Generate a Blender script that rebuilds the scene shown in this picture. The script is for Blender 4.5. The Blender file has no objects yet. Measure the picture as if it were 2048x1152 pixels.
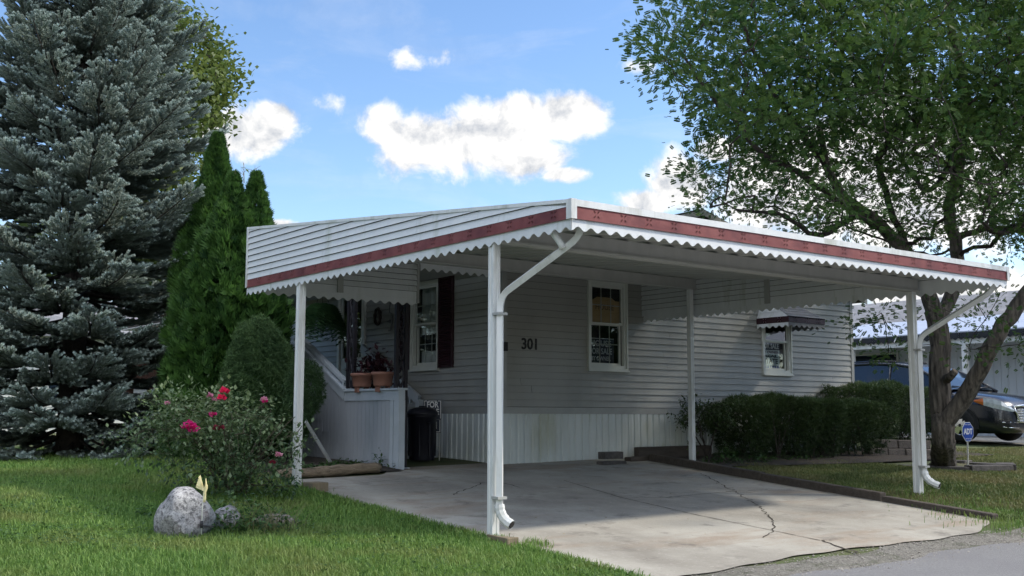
import bpy, math, random
import numpy as np
from mathutils import Vector, Matrix
random.seed(7); rng = np.random.default_rng(7)
R = math.radians
scene = bpy.context.scene
COL = scene.collection

# ------------------------------------------------------------------ camera model (x along the carport front, y away from the street)
F, PITCH, ROLL, YAW = 2223.45, 0.114789, 0.002449, 0.650727
CP, SP, CR, SR = math.cos(PITCH), math.sin(PITCH), math.cos(ROLL), math.sin(ROLL)
CY, SY = math.cos(YAW), math.sin(YAW)

def toxy(X, Y, Z): return Vector((X*CY + Y*SY, -X*SY + Y*CY, Z))
def ray(px, py):
    x, y = px-1024, py-576
    x, y = CR*x + SR*y, -SR*x + CR*y
    return toxy(x, SP*y + CP*F, -CP*y + SP*F)
def at(px, py, d):
    r = ray(px, py); return r*(d/math.hypot(r.x, r.y))
def sstep(a, b, t):
    t = np.clip((np.asarray(t, float)-a)/(b-a), 0, 1); return t*t*(3-2*t)
def g(x, y):
    """height of the ground"""
    x = np.asarray(x, float); y = np.asarray(y, float)
    yy = np.where(y > 12.5, 12.5 + 1.5*(1-np.exp(-np.clip(y-12.5, 0, None)/1.5*0.7)), y)
    yy = np.where(y < 5, 5 + (y-5)*.6, yy); yy = np.where(y < 2, 3.2, yy)
    xx = np.clip(x, 0, 12)
    base = -1.013 + .063*(yy-7.45) + .018*(xx-5.45)
    return base + .05*np.clip(5.45-x, 0, 4)*(1-sstep(9.5, 13, y))
def gz(x, y): return float(g(x, y))
def hit(px, py):
    d = ray(px, py); d = d/math.hypot(d.x, d.y); t = 3.0
    while t < 120:
        p = d*t
        if p.z < gz(p.x, p.y): return p
        t += .02
    return d*120

# ------------------------------------------------------------------ materials
def newmat(name):
    m = bpy.data.materials.new(name); m.use_nodes = True
    nt = m.node_tree; b = nt.nodes['Principled BSDF']; return m, nt, b
def N(nt, t, **k):
    n = nt.nodes.new(t)
    for a, v in k.items():
        if a.startswith('i_'): n.inputs[a[2:].replace('_', ' ')].default_value = v
        else: setattr(n, a, v)
    return n
def c4(c): return (c[0], c[1], c[2], 1)
def mat(name, c1, c2=None, scale=4.0, rough=.6, bump=0.0, bscale=None, stretch=(1, 1, 1), c3=None, s3=1.0, t3=.55, metal=0.0, detail=6, spec=.4, world=False):
    """principled surface; c2 mottles c1 at scale, c3 adds larger blotches"""
    m, nt, b = newmat(name); L = nt.links
    b.inputs['Roughness'].default_value = rough; b.inputs['Metallic'].default_value = metal
    b.inputs['Specular IOR Level'].default_value = spec
    if c2 is None and not bump:
        b.inputs['Base Color'].default_value = c4(c1); return m
    if world:
        tc = N(nt, 'ShaderNodeNewGeometry'); src = tc.outputs['Position']
    else:
        tc = N(nt, 'ShaderNodeTexCoord'); src = tc.outputs['Object']
    mp = N(nt, 'ShaderNodeMapping'); mp.inputs['Scale'].default_value = stretch
    L.new(src, mp.inputs['Vector'])
    nz = N(nt, 'ShaderNodeTexNoise', i_Scale=scale, i_Detail=detail, i_Roughness=.6); L.new(mp.outputs[0], nz.inputs['Vector'])
    rp = N(nt, 'ShaderNodeMapRange', i_From_Min=.35, i_From_Max=.65); L.new(nz.outputs['Fac'], rp.inputs['Value'])
    mx = N(nt, 'ShaderNodeMix', data_type='RGBA'); mx.inputs['A'].default_value = c4(c1); mx.inputs['B'].default_value = c4(c2 or c1)
    L.new(rp.outputs[0], mx.inputs['Factor']); out = mx.outputs['Result']
    if c3:
        n3 = N(nt, 'ShaderNodeTexNoise', i_Scale=s3, i_Detail=5.0, i_Roughness=.65); L.new(mp.outputs[0], n3.inputs['Vector'])
        r3 = N(nt, 'ShaderNodeMapRange', i_From_Min=t3-.06, i_From_Max=t3+.12); L.new(n3.outputs['Fac'], r3.inputs['Value'])
        m3 = N(nt, 'ShaderNodeMix', data_type='RGBA'); m3.inputs['B'].default_value = c4(c3)
        L.new(out, m3.inputs['A']); L.new(r3.outputs[0], m3.inputs['Factor']); out = m3.outputs['Result']
    L.new(out, b.inputs['Base Color'])
    if bump:
        nb = N(nt, 'ShaderNodeTexNoise', i_Scale=bscale or scale*3, i_Detail=6.0); L.new(mp.outputs[0], nb.inputs['Vector'])
        bp = N(nt, 'ShaderNodeBump', i_Strength=bump, i_Distance=.02); L.new(nb.outputs['Fac'], bp.inputs['Height']); L.new(bp.outputs[0], b.inputs['Normal'])
    return m
def leafmat(name, c1, c2, transl=.3, rough=.55, spec=.3, patch=None, ps=.9, pf=.6):
    """leaf colours from c1 to c2 by the leaf's own tint, with light passing through the blade"""
    m, nt, b = newmat(name); L = nt.links
    a = N(nt, 'ShaderNodeAttribute', attribute_name='tint')
    mx = N(nt, 'ShaderNodeMix', data_type='RGBA'); mx.inputs['A'].default_value = c4(c1); mx.inputs['B'].default_value = c4(c2)
    L.new(a.outputs['Fac'], mx.inputs['Factor'])
    if patch:                                             # drier, yellower patches a step or two across
        ge = N(nt, 'ShaderNodeNewGeometry'); nz = N(nt, 'ShaderNodeTexNoise', i_Scale=ps, i_Detail=5.0, i_Roughness=.65); L.new(ge.outputs['Position'], nz.inputs['Vector'])
        r = N(nt, 'ShaderNodeMapRange', i_From_Min=.47, i_From_Max=.66, i_To_Max=pf); L.new(nz.outputs['Fac'], r.inputs['Value'])
        m2_ = N(nt, 'ShaderNodeMix', data_type='RGBA'); m2_.inputs['B'].default_value = c4(patch); L.new(mx.outputs['Result'], m2_.inputs['A']); L.new(r.outputs[0], m2_.inputs['Factor']); mx = m2_
    L.new(mx.outputs['Result'], b.inputs['Base Color'])
    b.inputs['Roughness'].default_value = rough; b.inputs['Specular IOR Level'].default_value = spec
    if transl:
        t = N(nt, 'ShaderNodeBsdfTranslucent'); ms = N(nt, 'ShaderNodeMixShader'); ms.inputs[0].default_value = transl
        L.new(mx.outputs['Result'], t.inputs['Color']); L.new(b.outputs[0], ms.inputs[1]); L.new(t.outputs[0], ms.inputs[2])
        L.new(ms.outputs[0], nt.nodes['Material Output'].inputs['Surface'])
    return m
def glassmat(name, tint=(.86, .9, .9), fac=.16):
    m, nt, b = newmat(name); L = nt.links; nt.nodes.remove(b)
    t = N(nt, 'ShaderNodeBsdfTransparent'); t.inputs[0].default_value = c4(tint)
    gl = N(nt, 'ShaderNodeBsdfGlossy'); gl.inputs['Roughness'].default_value = .02
    lw = N(nt, 'ShaderNodeLayerWeight', i_Blend=.35); mr = N(nt, 'ShaderNodeMapRange', i_To_Min=fac*.5, i_To_Max=.9); L.new(lw.outputs['Fresnel'], mr.inputs['Value'])
    ms = N(nt, 'ShaderNodeMixShader'); L.new(mr.outputs[0], ms.inputs[0]); L.new(t.outputs[0], ms.inputs[1]); L.new(gl.outputs[0], ms.inputs[2])
    L.new(ms.outputs[0], nt.nodes['Material Output'].inputs['Surface']); return m

M = {}
M['white'] = mat('white_aluminium', (.68, .70, .70), (.61, .635, .635), 7, .42, stretch=(1, 1, .22), c3=(.44, .45, .41), s3=4, t3=.585, world=True)
M['siding'] = mat('pale_grey_vinyl', (.345, .348, .328), (.315, .318, .30), 2.2, .5, stretch=(1, 1, .4), c3=(.285, .287, .262), s3=.9, t3=.56, world=True)
M['wedge'] = mat('weathered_white_panel', (.66, .685, .70), (.61, .635, .65), 6, .5, stretch=(1, 1.6, .18), c3=(.36, .39, .32), s3=2.6, t3=.64, world=True)
M['seam'] = mat('shaded_dirty_lap_seam', (.05, .055, .05), (.035, .04, .035), 8, .8, world=True)  # lap undersides: the shadow line painted near black, together with grime
M['skirt'] = mat('white_skirting_metal', (.62, .67, .67), (.54, .59, .59), 3, .4, stretch=(1, 1, .3), c3=(.46, .49, .42), s3=2.0, t3=.6, world=True)
M['trim'] = mat('dull_white_trim', (.36, .37, .355), (.31, .32, .31), 5, .5, world=True)
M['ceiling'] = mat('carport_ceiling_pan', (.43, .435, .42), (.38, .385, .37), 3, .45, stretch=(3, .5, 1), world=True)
M['red'] = mat('maroon_band', (.165, .040, .038), (.21, .065, .060), 7, .55, c3=(.12, .03, .032), s3=3, world=True)
M['maroon'] = mat('dark_maroon_vinyl', (.035, .010, .016), (.025, .008, .012), 9, .5)
M['black'] = mat('black_paint', (.012, .012, .014), (.02, .02, .024), 8, .45)
M['iron'] = mat('dark_painted_iron', (.018, .016, .022), (.022, .02, .026), 12, .6, c3=(.10, .075, .07), s3=14, t3=.74)
M['vinyl'] = mat('window_vinyl', (.60, .62, .58), (.55, .57, .53), 5, .4, world=True)
M['glass'] = glassmat('window_glass')
M['dark'] = mat('dark_interior', (.02, .021, .024), (.03, .03, .032), 3, .9)
M['curtain'] = mat('sheer_curtain', (.8, .84, .82), (.66, .7, .69), 14, .8, stretch=(1, 1, .15))
M['panel'] = mat('painted_porch_board', (.38, .41, .45), (.345, .37, .41), 4, .55, stretch=(1, 1, .25), c3=(.27, .31, .34), s3=2.5, t3=.6, world=True)
M['panel_trim'] = mat('porch_trim_board', (.44, .49, .54), (.39, .44, .49), 5, .5, world=True)
M['terracotta'] = mat('terracotta_plastic', (.30, .145, .105), (.26, .125, .09), 8, .55)
M['bin'] = mat('black_plastic_bin', (.010, .010, .018), (.014, .014, .022), 6, .45)
M['concrete'] = None
M['timber'] = mat('dark_weathered_timber', (.055, .045, .038), (.085, .072, .06), 7, .9, bump=.5, stretch=(.5, 3, 3), world=True)
M['log'] = mat('grey_driftwood', (.30, .24, .17), (.18, .14, .10), 9, .9, bump=.8, stretch=(.6, 4, 4), c3=(.07, .055, .04), s3=5, t3=.58)
M['woodblock'] = mat('cut_wood_block', (.22, .18, .12), (.15, .125, .085), 10, .9, bump=.4, stretch=(2, 2, .6))
M['paver'] = mat('brown_concrete_block', (.15, .13, .115), (.10, .088, .08), 14, .95, bump=.6, world=True)
M['slab'] = mat('dark_stone_slab', (.12, .11, .105), (.07, .066, .063), 12, .95, bump=.6, world=True)
M['asphalt'] = mat('asphalt', (.15, .152, .158), (.20, .202, .208), 60, .95, bump=.4, bscale=160, c3=(.16, .16, .17), s3=.8, world=True)
M['gravelbed'] = mat('gravel_verge', (.27, .26, .235), (.12, .115, .10), 45, .98, bump=.8, bscale=120, c3=(.07, .08, .045), s3=2.2, t3=.55, world=True)
M['soil'] = mat('garden_soil', (.035, .028, .022), (.055, .045, .035), 12, .98, bump=.8, world=True)
M['lawn'] = mat('lawn_soil', (.055, .085, .025), (.075, .095, .035), 3, .95, c3=(.10, .095, .045), s3=.7, t3=.55, world=True)
M['bark'] = mat('honeylocust_bark', (.17, .148, .125), (.035, .03, .027), 11, .95, bump=1.0, bscale=22, stretch=(1.8, 1.8, .30))
M['twig'] = mat('twig_bark', (.045, .036, .030), (.028, .023, .020), 10, .9)
M['sprucebark'] = mat('spruce_bark', (.05, .042, .036), (.03, .026, .022), 10, .95, bump=.6)
M['rosecane'] = mat('rose_cane', (.09, .075, .05), (.05, .06, .03), 10, .8)
M['shingle'] = mat('grey_shingles', (.20, .205, .22), (.14, .145, .155), 7, .9, stretch=(1, 1, 3), c3=(.25, .25, .26), s3=1.5, world=True)
M['brownshingle'] = mat('brown_shingles', (.07, .055, .045), (.05, .04, .035), 9, .9, world=True)
M['brownwood'] = mat('brown_stained_wood', (.10, .05, .035), (.07, .035, .025), 8, .8, stretch=(3, 3, .5))
M['text_white'] = mat('white_lettering', (.8, .8, .8), rough=.5)
M['text_grey'] = mat('grey_lettering', (.55, .60, .66), rough=.5)
M['navysign'] = mat('dark_sign_face', (.022, .032, .06), rough=.4)
M['tan'] = mat('tan_paper', (.62, .42, .19), (.52, .35, .15), 6, .8)
M['blue'] = mat('blue_sign', (.02, .07, .36), rough=.35)
M['rod'] = mat('pale_metal_rod', (.6, .6, .55), (.5, .5, .46), 20, .4)
M['cream'] = mat('cream_acrylic', (.72, .66, .38), (.55, .48, .22), 20, .35)
M['granite'] = None
# granite and concrete get their own node trees
def granite(name, a, b_, d):
    m, nt, b = newmat(name); L = nt.links; b.inputs['Roughness'].default_value = .85
    tc = N(nt, 'ShaderNodeTexCoord')
    n1 = N(nt, 'ShaderNodeTexNoise', i_Scale=9.0, i_Detail=8.0, i_Roughness=.8); L.new(tc.outputs['Object'], n1.inputs['Vector'])
    n2 = N(nt, 'ShaderNodeTexNoise', i_Scale=38.0, i_Detail=6.0, i_Roughness=.7); L.new(tc.outputs['Object'], n2.inputs['Vector'])
    n3 = N(nt, 'ShaderNodeTexNoise', i_Scale=2.6, i_Detail=6.0, i_Roughness=.7); L.new(tc.outputs['Object'], n3.inputs['Vector'])
    r1 = N(nt, 'ShaderNodeMapRange', i_From_Min=.38, i_From_Max=.6); L.new(n1.outputs['Fac'], r1.inputs['Value'])
    x1 = N(nt, 'ShaderNodeMix', data_type='RGBA'); x1.inputs['A'].default_value = c4(a); x1.inputs['B'].default_value = c4(b_); L.new(r1.outputs[0], x1.inputs['Factor'])
    r2 = N(nt, 'ShaderNodeMapRange', i_From_Min=.47, i_From_Max=.60); L.new(n2.outputs['Fac'], r2.inputs['Value'])
    x2 = N(nt, 'ShaderNodeMix', data_type='RGBA'); x2.inputs['B'].default_value = c4(d); L.new(x1.outputs['Result'], x2.inputs['A']); L.new(r2.outputs[0], x2.inputs['Factor'])
    r3 = N(nt, 'ShaderNodeMapRange', i_From_Min=.56, i_From_Max=.7, i_To_Max=.7); L.new(n3.outputs['Fac'], r3.inputs['Value'])
    x3 = N(nt, 'ShaderNodeMix', data_type='RGBA'); x3.inputs['B'].default_value = (.16, .11, .10, 1); L.new(x2.outputs['Result'], x3.inputs['A']); L.new(r3.outputs[0], x3.inputs['Factor'])
    L.new(x3.outputs['Result'], b.inputs['Base Color'])
    bp = N(nt, 'ShaderNodeBump', i_Strength=.7, i_Distance=.03); L.new(n1.outputs['Fac'], bp.inputs['Height']); L.new(bp.outputs[0], b.inputs['Normal'])
    return m
M['granite'] = granite('speckled_granite', (.20, .20, .21), (.48, .48, .48), (.10, .10, .105))
M['brownrock'] = granite('brown_fieldstone', (.16, .13, .11), (.26, .23, .2), (.06, .05, .05))
def concrete():
    m, nt, b = newmat('driveway_concrete'); L = nt.links; b.inputs['Roughness'].default_value = .9
    ge = N(nt, 'ShaderNodeNewGeometry')
    def nz(s, d=6.0, st=(1, 1, 1), ro=.65):
        mp = N(nt, 'ShaderNodeMapping'); mp.inputs['Scale'].default_value = st; L.new(ge.outputs['Position'], mp.inputs['Vector'])
        n = N(nt, 'ShaderNodeTexNoise', i_Scale=s, i_Detail=d, i_Roughness=ro); L.new(mp.outputs[0], n.inputs['Vector']); return n.outputs['Fac']
    def mixc(a, col, fac, lo, hi, top=1.0):
        r = N(nt, 'ShaderNodeMapRange', i_From_Min=lo, i_From_Max=hi, i_To_Max=top); L.new(fac, r.inputs['Value'])
        x = N(nt, 'ShaderNodeMix', data_type='RGBA'); x.inputs['B'].default_value = c4(col); L.new(a, x.inputs['A']); L.new(r.outputs[0], x.inputs['Factor']); return x.outputs['Result']
    base = N(nt, 'ShaderNodeRGB'); base.outputs[0].default_value = (.33, .315, .275, 1)
    o = mixc(base.outputs[0], (.40, .385, .34), nz(1.1), .42, .62)
    o = mixc(o, (.18, .165, .14), nz(.55, 5, (1, .6, 1)), .50, .68, .75)      # broad tyre and oil stains
    o = mixc(o, (.25, .185, .13), nz(.9, 4, (.5, 1.4, 1)), .53, .66, .6)      # rusty tint
    o = mixc(o, (.11, .10, .09), nz(3.2, 8), .56, .70, .65)
    o = mixc(o, (.40, .385, .35), nz(26, 4), .55, .7, .5)
    o = mixc(o, (.13, .12, .11), nz(60, 2), .62, .72, .55)
    L.new(o, b.inputs['Base Color'])
    bp = N(nt, 'ShaderNodeBump', i_Strength=.25, i_Distance=.01); L.new(nz(90, 3), bp.inputs['Height']); L.new(bp.outputs[0], b.inputs['Normal'])
    return m
M['concrete'] = concrete()

# ------------------------------------------------------------------ object helpers
BASE = {}
def tag(o, label=None, cat=None, group=None, kind=None):
    if label: o['label'] = label
    if cat: o['category'] = cat
    if group: o['group'] = group
    if kind: o['kind'] = kind
    return o
def thing(name, label, cat, loc, group=None, rz=0):
    o = bpy.data.objects.new(name, None); COL.objects.link(o); o.location = loc; o.rotation_euler = (0, 0, rz)
    o.empty_display_size = .2; BASE[o.name] = Vector(loc); return tag(o, label, cat, group)
def link(name, me, parent=None, loc=None):
    o = bpy.data.objects.new(name, me); COL.objects.link(o)
    if parent is not None: o.parent = parent; BASE[o.name] = BASE[parent.name]
    else: BASE[o.name] = Vector(loc) if loc is not None else Vector((0, 0, 0)); o.location = BASE[o.name]
    return o
class MB:
    def __init__(s): s.v = []; s.f = []; s.m = []; s.s = []
    def add(s, vs, fs, mi=0, sm=False):
        k = len(s.v); s.v += [tuple(q) for q in vs]
        for q in fs: s.f.append(tuple(i+k for i in q)); s.m.append(mi); s.s.append(sm)
        return s
    def box(s, a, b, mi=0):
        x0, y0, z0 = a; x1, y1, z1 = b
        return s.add([(x0, y0, z0), (x1, y0, z0), (x1, y1, z0), (x0, y1, z0), (x0, y0, z1), (x1, y0, z1), (x1, y1, z1), (x0, y1, z1)],
                     [(0, 3, 2, 1), (4, 5, 6, 7), (0, 1, 5, 4), (1, 2, 6, 5), (2, 3, 7, 6), (3, 0, 4, 7)], mi)
    def beam(s, a, b, w, h, mi=0, up=(0, 0, 1)):
        """rectangular bar from a to b, w across, h along up"""
        a = Vector(a); b = Vector(b); d = (b-a).normalized(); u = Vector(up); r = d.cross(u).normalized(); u = r.cross(d).normalized()
        vs = [p + r*sx*w/2 + u*sz*h/2 for p in (a, b) for sx, sz in ((-1, -1), (1, -1), (1, 1), (-1, 1))]
        return s.add(vs, [(0, 1, 2, 3), (7, 6, 5, 4), (0, 4, 5, 1), (1, 5, 6, 2), (2, 6, 7, 3), (3, 7, 4, 0)], mi)
    def prism(s, pts, ext, mi=0):
        """polygon pts pushed along ext"""
        n = len(pts); e = Vector(ext); p = [Vector(q) for q in pts]
        return s.add(p + [q+e for q in p], [tuple(range(n))[::-1], tuple(range(n, 2*n))] + [(i, (i+1) % n, n+(i+1) % n, n+i) for i in range(n)], mi)
    def tube(s, pts, rad, n=8, mi=0, cap=True, sm=True, flat=1.0):
        P = [Vector(p) for p in pts]; k = len(P)
        rr = rad if hasattr(rad, '__len__') else [rad]*k
        vs = []; prev = None
        for i in range(k):
            d = (P[min(i+1, k-1)] - P[max(i-1, 0)]).normalized()
            if prev is None:
                r = d.cross(Vector((0, 0, 1)) if abs(d.z) < .9 else Vector((1, 0, 0))).normalized()
            else:
                r = (prev - d*prev.dot(d)).normalized()
            prev = r; u = d.cross(r)
            for j in range(n):
                a = 2*math.pi*j/n; vs.append(P[i] + r*math.cos(a)*rr[i] + u*math.sin(a)*rr[i]*flat)
        fs = [(i*n+j, i*n+(j+1) % n, (i+1)*n+(j+1) % n, (i+1)*n+j) for i in range(k-1) for j in range(n)]
        if cap: fs += [tuple(range(n))[::-1], tuple(range((k-1)*n, k*n))]
        return s.add(vs, fs, mi, sm)
    def lathe(s, prof, c, n=24, mi=0, sx=1, sy=1, sm=True):
        vs = [(c[0]+r*sx*math.cos(2*math.pi*j/n), c[1]+r*sy*math.sin(2*math.pi*j/n), c[2]+z) for r, z in prof for j in range(n)]
        k = len(prof)
        fs = [(i*n+j, i*n+(j+1) % n, (i+1)*n+(j+1) % n, (i+1)*n+j) for i in range(k-1) for j in range(n)]
        fs += [tuple(range(n))[::-1], tuple(range((k-1)*n, k*n))]
        return s.add(vs, fs, mi, sm)
    def build(s, name, mats, parent=None, loc=None, bevel=0):
        base = BASE[parent.name] if parent is not None else Vector(loc) if loc is not None else Vector((0, 0, 0))
        me = bpy.data.meshes.new(name)
        me.from_pydata([(v[0]-base.x, v[1]-base.y, v[2]-base.z) for v in s.v], [], s.f)
        for q in (mats if isinstance(mats, (list, tuple)) else [mats]): me.materials.append(q)
        me.polygons.foreach_set('material_index', s.m); me.polygons.foreach_set('use_smooth', s.s); me.update()
        o = link(name, me, parent, base)
        if bevel:
            b = o.modifiers.new('bevel', 'BEVEL'); b.width = bevel; b.segments = 2; b.limit_method = 'ANGLE'
        return o
def npmesh(name, V, FC, mats, parent=None, tint=None, loc=None, smooth=False):
    """mesh from numpy arrays: V (n,3), FC (m,k)"""
    base = BASE[parent.name] if parent is not None else Vector(loc) if loc is not None else Vector((0, 0, 0))
    V = np.asarray(V, np.float32) - np.array(base, np.float32); FC = np.asarray(FC, np.int32); k = FC.shape[1]
    me = bpy.data.meshes.new(name)
    me.vertices.add(len(V)); me.vertices.foreach_set('co', V.ravel())
    me.loops.add(FC.size); me.loops.foreach_set('vertex_index', FC.ravel())
    me.polygons.add(len(FC)); me.polygons.foreach_set('loop_start', np.arange(0, FC.size, k, dtype=np.int32))
    if smooth: me.polygons.foreach_set('use_smooth', np.ones(len(FC), bool))
    me.update(calc_edges=True)
    if tint is not None:
        a = me.attributes.new('tint', 'FLOAT', 'FACE'); a.data.foreach_set('value', np.asarray(tint, np.float32))
    for q in (mats if isinstance(mats, (list, tuple)) else [mats]): me.materials.append(q)
    return link(name, me, parent, base)
def unit(a): return a/np.maximum(np.linalg.norm(a, axis=-1, keepdims=True), 1e-9)
def rand_dirs(n): return unit(rng.normal(size=(n, 3)))
def frames(D, up=None):
    """right-handed frames whose first axis is D; roll is random unless up is given"""
    h = rand_dirs(len(D)) if up is None else np.broadcast_to(np.asarray(up, float), D.shape) + rng.normal(size=D.shape)*.15
    Y = unit(np.cross(h, D)); Z = np.cross(D, Y); return D, Y, Z
def scatter(name, m, parent, pos, D, size, tv, tf, tint, up=None, loc=None):
    X, Y, Z = frames(D, up); tv = np.asarray(tv, float); tf = np.asarray(tf)
    sz = np.broadcast_to(np.asarray(size, float), (len(pos),))[:, None, None]
    V = pos[:, None, :] + sz*(tv[None, :, 0:1]*X[:, None] + tv[None, :, 1:2]*Y[:, None] + tv[None, :, 2:3]*Z[:, None])
    nv = len(tv); FC = (tf[None] + (np.arange(len(pos))*nv)[:, None, None]).reshape(-1, tf.shape[1])
    t = np.repeat(np.asarray(tint), len(tf)); t = np.clip(t + rng.normal(size=len(t))*.06, 0, 1)
    return npmesh(name, V.reshape(-1, 3), FC, m, parent, t, loc)
def text(body, size, loc, xd, ud, m, name, parent, extrude=.002, bold=0.0, width=None, align='CENTER'):
    cu = bpy.data.curves.new('lettering', 'FONT'); cu.body = body; cu.size = size; cu.extrude = extrude; cu.offset = bold
    cu.align_x = align; cu.align_y = 'CENTER'; cu.resolution_u = 3
    o = bpy.data.objects.new('lettering', cu); COL.objects.link(o)
    dg = bpy.context.evaluated_depsgraph_get(); me = bpy.data.meshes.new_from_object(o.evaluated_get(dg))
    bpy.data.objects.remove(o)
    co = np.zeros(len(me.vertices)*3, np.float32); me.vertices.foreach_get('co', co); co = co.reshape(-1, 3)
    if width: co[:, 0] *= width/max(1e-6, co[:, 0].max()-co[:, 0].min())
    xd = Vector(xd).normalized(); ud = Vector(ud).normalized(); nd = xd.cross(ud)
    W = np.array(loc)[None] + co[:, 0:1]*np.array(xd)[None] + co[:, 1:2]*np.array(ud)[None] + co[:, 2:3]*np.array(nd)[None]
    W = W - np.array(BASE[parent.name])[None]
    me.vertices.foreach_set('co', W.astype(np.float32).ravel()); me.update(); me.materials.clear(); me.materials.append(m)
    return link(name, me, parent)
def copy_thing(o, loc, label=None, rz=None):
    c = o.copy(); COL.objects.link(c); c.location = loc; BASE[c.name] = Vector(loc)
    if label: c['label'] = label
    if rz is not None: c.rotation_euler.z = rz
    for ch in o.children:
        d = ch.copy(); COL.objects.link(d); d.parent = c; BASE[d.name] = Vector(loc)
        for gc in ch.children:
            e = gc.copy(); COL.objects.link(e); e.parent = d; BASE[e.name] = Vector(loc)
    return c

# ------------------------------------------------------------------ camera, sun, sky
cam = bpy.data.cameras.new('camera'); co = bpy.data.objects.new('camera', cam); COL.objects.link(co)
right = toxy(CR, SR*(-SP), SR*CP); upv = toxy(-SR, CR*(-SP), CR*CP); back = -toxy(0, CP, SP)
mw = Matrix.Identity(4)
for i, a in enumerate((right, upv, back)):
    for j in range(3): mw[j][i] = a[j]
co.matrix_world = mw; cam.sensor_width = 36; cam.lens = F/2048*36; cam.clip_start = .1; cam.clip_end = 2000
scene.camera = co
SUN = Vector((1.0, -.58, 1.02)).normalized()
sl = bpy.data.lights.new('sun', 'SUN'); sl.energy = 2.0; sl.angle = R(3.5); sl.color = (1, .91, .78)
so = bpy.data.objects.new('sun', sl); COL.objects.link(so); so.rotation_euler = SUN.to_track_quat('Z', 'Y').to_euler(); so.location = (20, -10, 25)
ELEV = math.asin(SUN.z)
w = bpy.data.worlds.new('World'); scene.world = w; w.use_nodes = True
def sky():
    nt = w.node_tree; L = nt.links; nt.nodes.clear()
    out = N(nt, 'ShaderNodeOutputWorld')
    st = N(nt, 'ShaderNodeTexSky', sky_type='NISHITA', sun_disc=False, sun_elevation=ELEV, sun_rotation=math.atan2(SUN.x, SUN.y), air_density=1.0, dust_density=.15, ozone_density=2.5)
    hs = N(nt, 'ShaderNodeHueSaturation', i_Hue=.503, i_Saturation=1.08, i_Value=1.0); L.new(st.outputs[0], hs.inputs['Color'])
    b1 = N(nt, 'ShaderNodeBackground'); b1.inputs['Strength'].default_value = .096; L.new(hs.outputs[0], b1.inputs['Color'])
    tc = N(nt, 'ShaderNodeTexCoord'); sx = N(nt, 'ShaderNodeSeparateXYZ'); L.new(tc.outputs['Generated'], sx.inputs[0])
    def m2(op, a, b=None, c=None):
        n = N(nt, 'ShaderNodeMath', operation=op)
        for i, q in enumerate((a, b, c)):
            if q is None: continue
            if isinstance(q, (int, float)): n.inputs[i].default_value = q
            else: L.new(q, n.inputs[i])
        return n.outputs[0]
    az = m2('ARCTAN2', sx.outputs[0], sx.outputs[1]); el = m2('ARCSINE', sx.outputs[2])
    def azel(px, py):
        r = ray(px, py).normalized(); return math.atan2(r.x, r.y), math.asin(r.z)
    cv = N(nt, 'ShaderNodeCombineXYZ'); L.new(az, cv.inputs[0]); L.new(el, cv.inputs[1])
    def noise(scale, det, rough, off=(0, 0, 0), st=(1, 1, 1), dist=0.0):
        mp = N(nt, 'ShaderNodeMapping'); mp.inputs['Scale'].default_value = st; mp.inputs['Location'].default_value = off; L.new(cv.outputs[0], mp.inputs['Vector'])
        n = N(nt, 'ShaderNodeTexNoise', i_Scale=scale, i_Detail=det, i_Roughness=rough, i_Distortion=dist); L.new(mp.outputs[0], n.inputs['Vector']); return n.outputs['Fac']
    # cumulus: (px, py, half width px, half height px) of the lumps each cloud is made of
    lumps = [(850, 290, 165, 78), (985, 270, 150, 88), (1130, 238, 88, 60), (1060, 318, 120, 52), (770, 262, 70, 55), (1125, 348, 62, 24), (1030, 225, 80, 48),
             (510, 258, 104, 66), (545, 235, 70, 45), (425, 262, 60, 28), (1360, 365, 95, 72), (1290, 405, 75, 40), (1430, 300, 60, 40), (1820, 330, 300, 200), (1560, 380, 160, 110),
             (1275, 132, 30, 20), (812, 118, 30, 22), (905, 112, 34, 18), (645, 205, 32, 20), (1975, 600, 420, 60), (1700, 640, 200, 40), (560, 448, 40, 14), (-300, 420, 260, 160), (2600, 200, 380, 200)]
    weak = {(1275, 132): .5, (812, 118): .3, (905, 112): .22, (645, 205): .3}
    dens = None; hgt = None
    for px, py, hw, hh in lumps:
        a, e = azel(px, py)
        u = m2('MULTIPLY', m2('SUBTRACT', az, a), F/hw/1.02); v = m2('MULTIPLY', m2('SUBTRACT', el, e), F/hh)
        # flat base: squash what lies below the middle
        d = m2('SUBTRACT', 1.0, m2('SQRT', m2('ADD', m2('MULTIPLY', u, u), m2('MULTIPLY', v, v))))
        k = weak.get((px, py))
        if k: d = m2('MINIMUM', m2('MULTIPLY', d, k), k*.55)
        dens = d if dens is None else m2('MAXIMUM', dens, d)
        hv = m2('MULTIPLY', d, v); 
    over = N(nt, 'ShaderNodeMapRange', i_From_Min=.60, i_From_Max=1.0, i_To_Min=-1.2, i_To_Max=.12); L.new(el, over.inputs['Value'])  # unseen cloud cover overhead and behind the camera, added for whiter fill light
    bk = m2('ADD', m2('MULTIPLY', sx.outputs[0], -.62), m2('MULTIPLY', sx.outputs[1], -.78))
    bkr = N(nt, 'ShaderNodeMapRange', i_From_Min=.1, i_From_Max=.6, i_To_Min=-1.2, i_To_Max=.15); L.new(bk, bkr.inputs['Value'])
    dens = m2('MAXIMUM', dens, m2('MAXIMUM', over.outputs[0], bkr.outputs[0]))
    nz = noise(24, 9, .62, dist=.25); nz2 = noise(24, 9, .62, off=(-.010, -.012, 0), dist=.25); nb = noise(9, 4, .5)
    dd = m2('ADD', m2('MULTIPLY_ADD', m2('SUBTRACT', nz, .5), 1.5, dens), m2('MULTIPLY', m2('SUBTRACT', nb, .5), .9))
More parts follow.
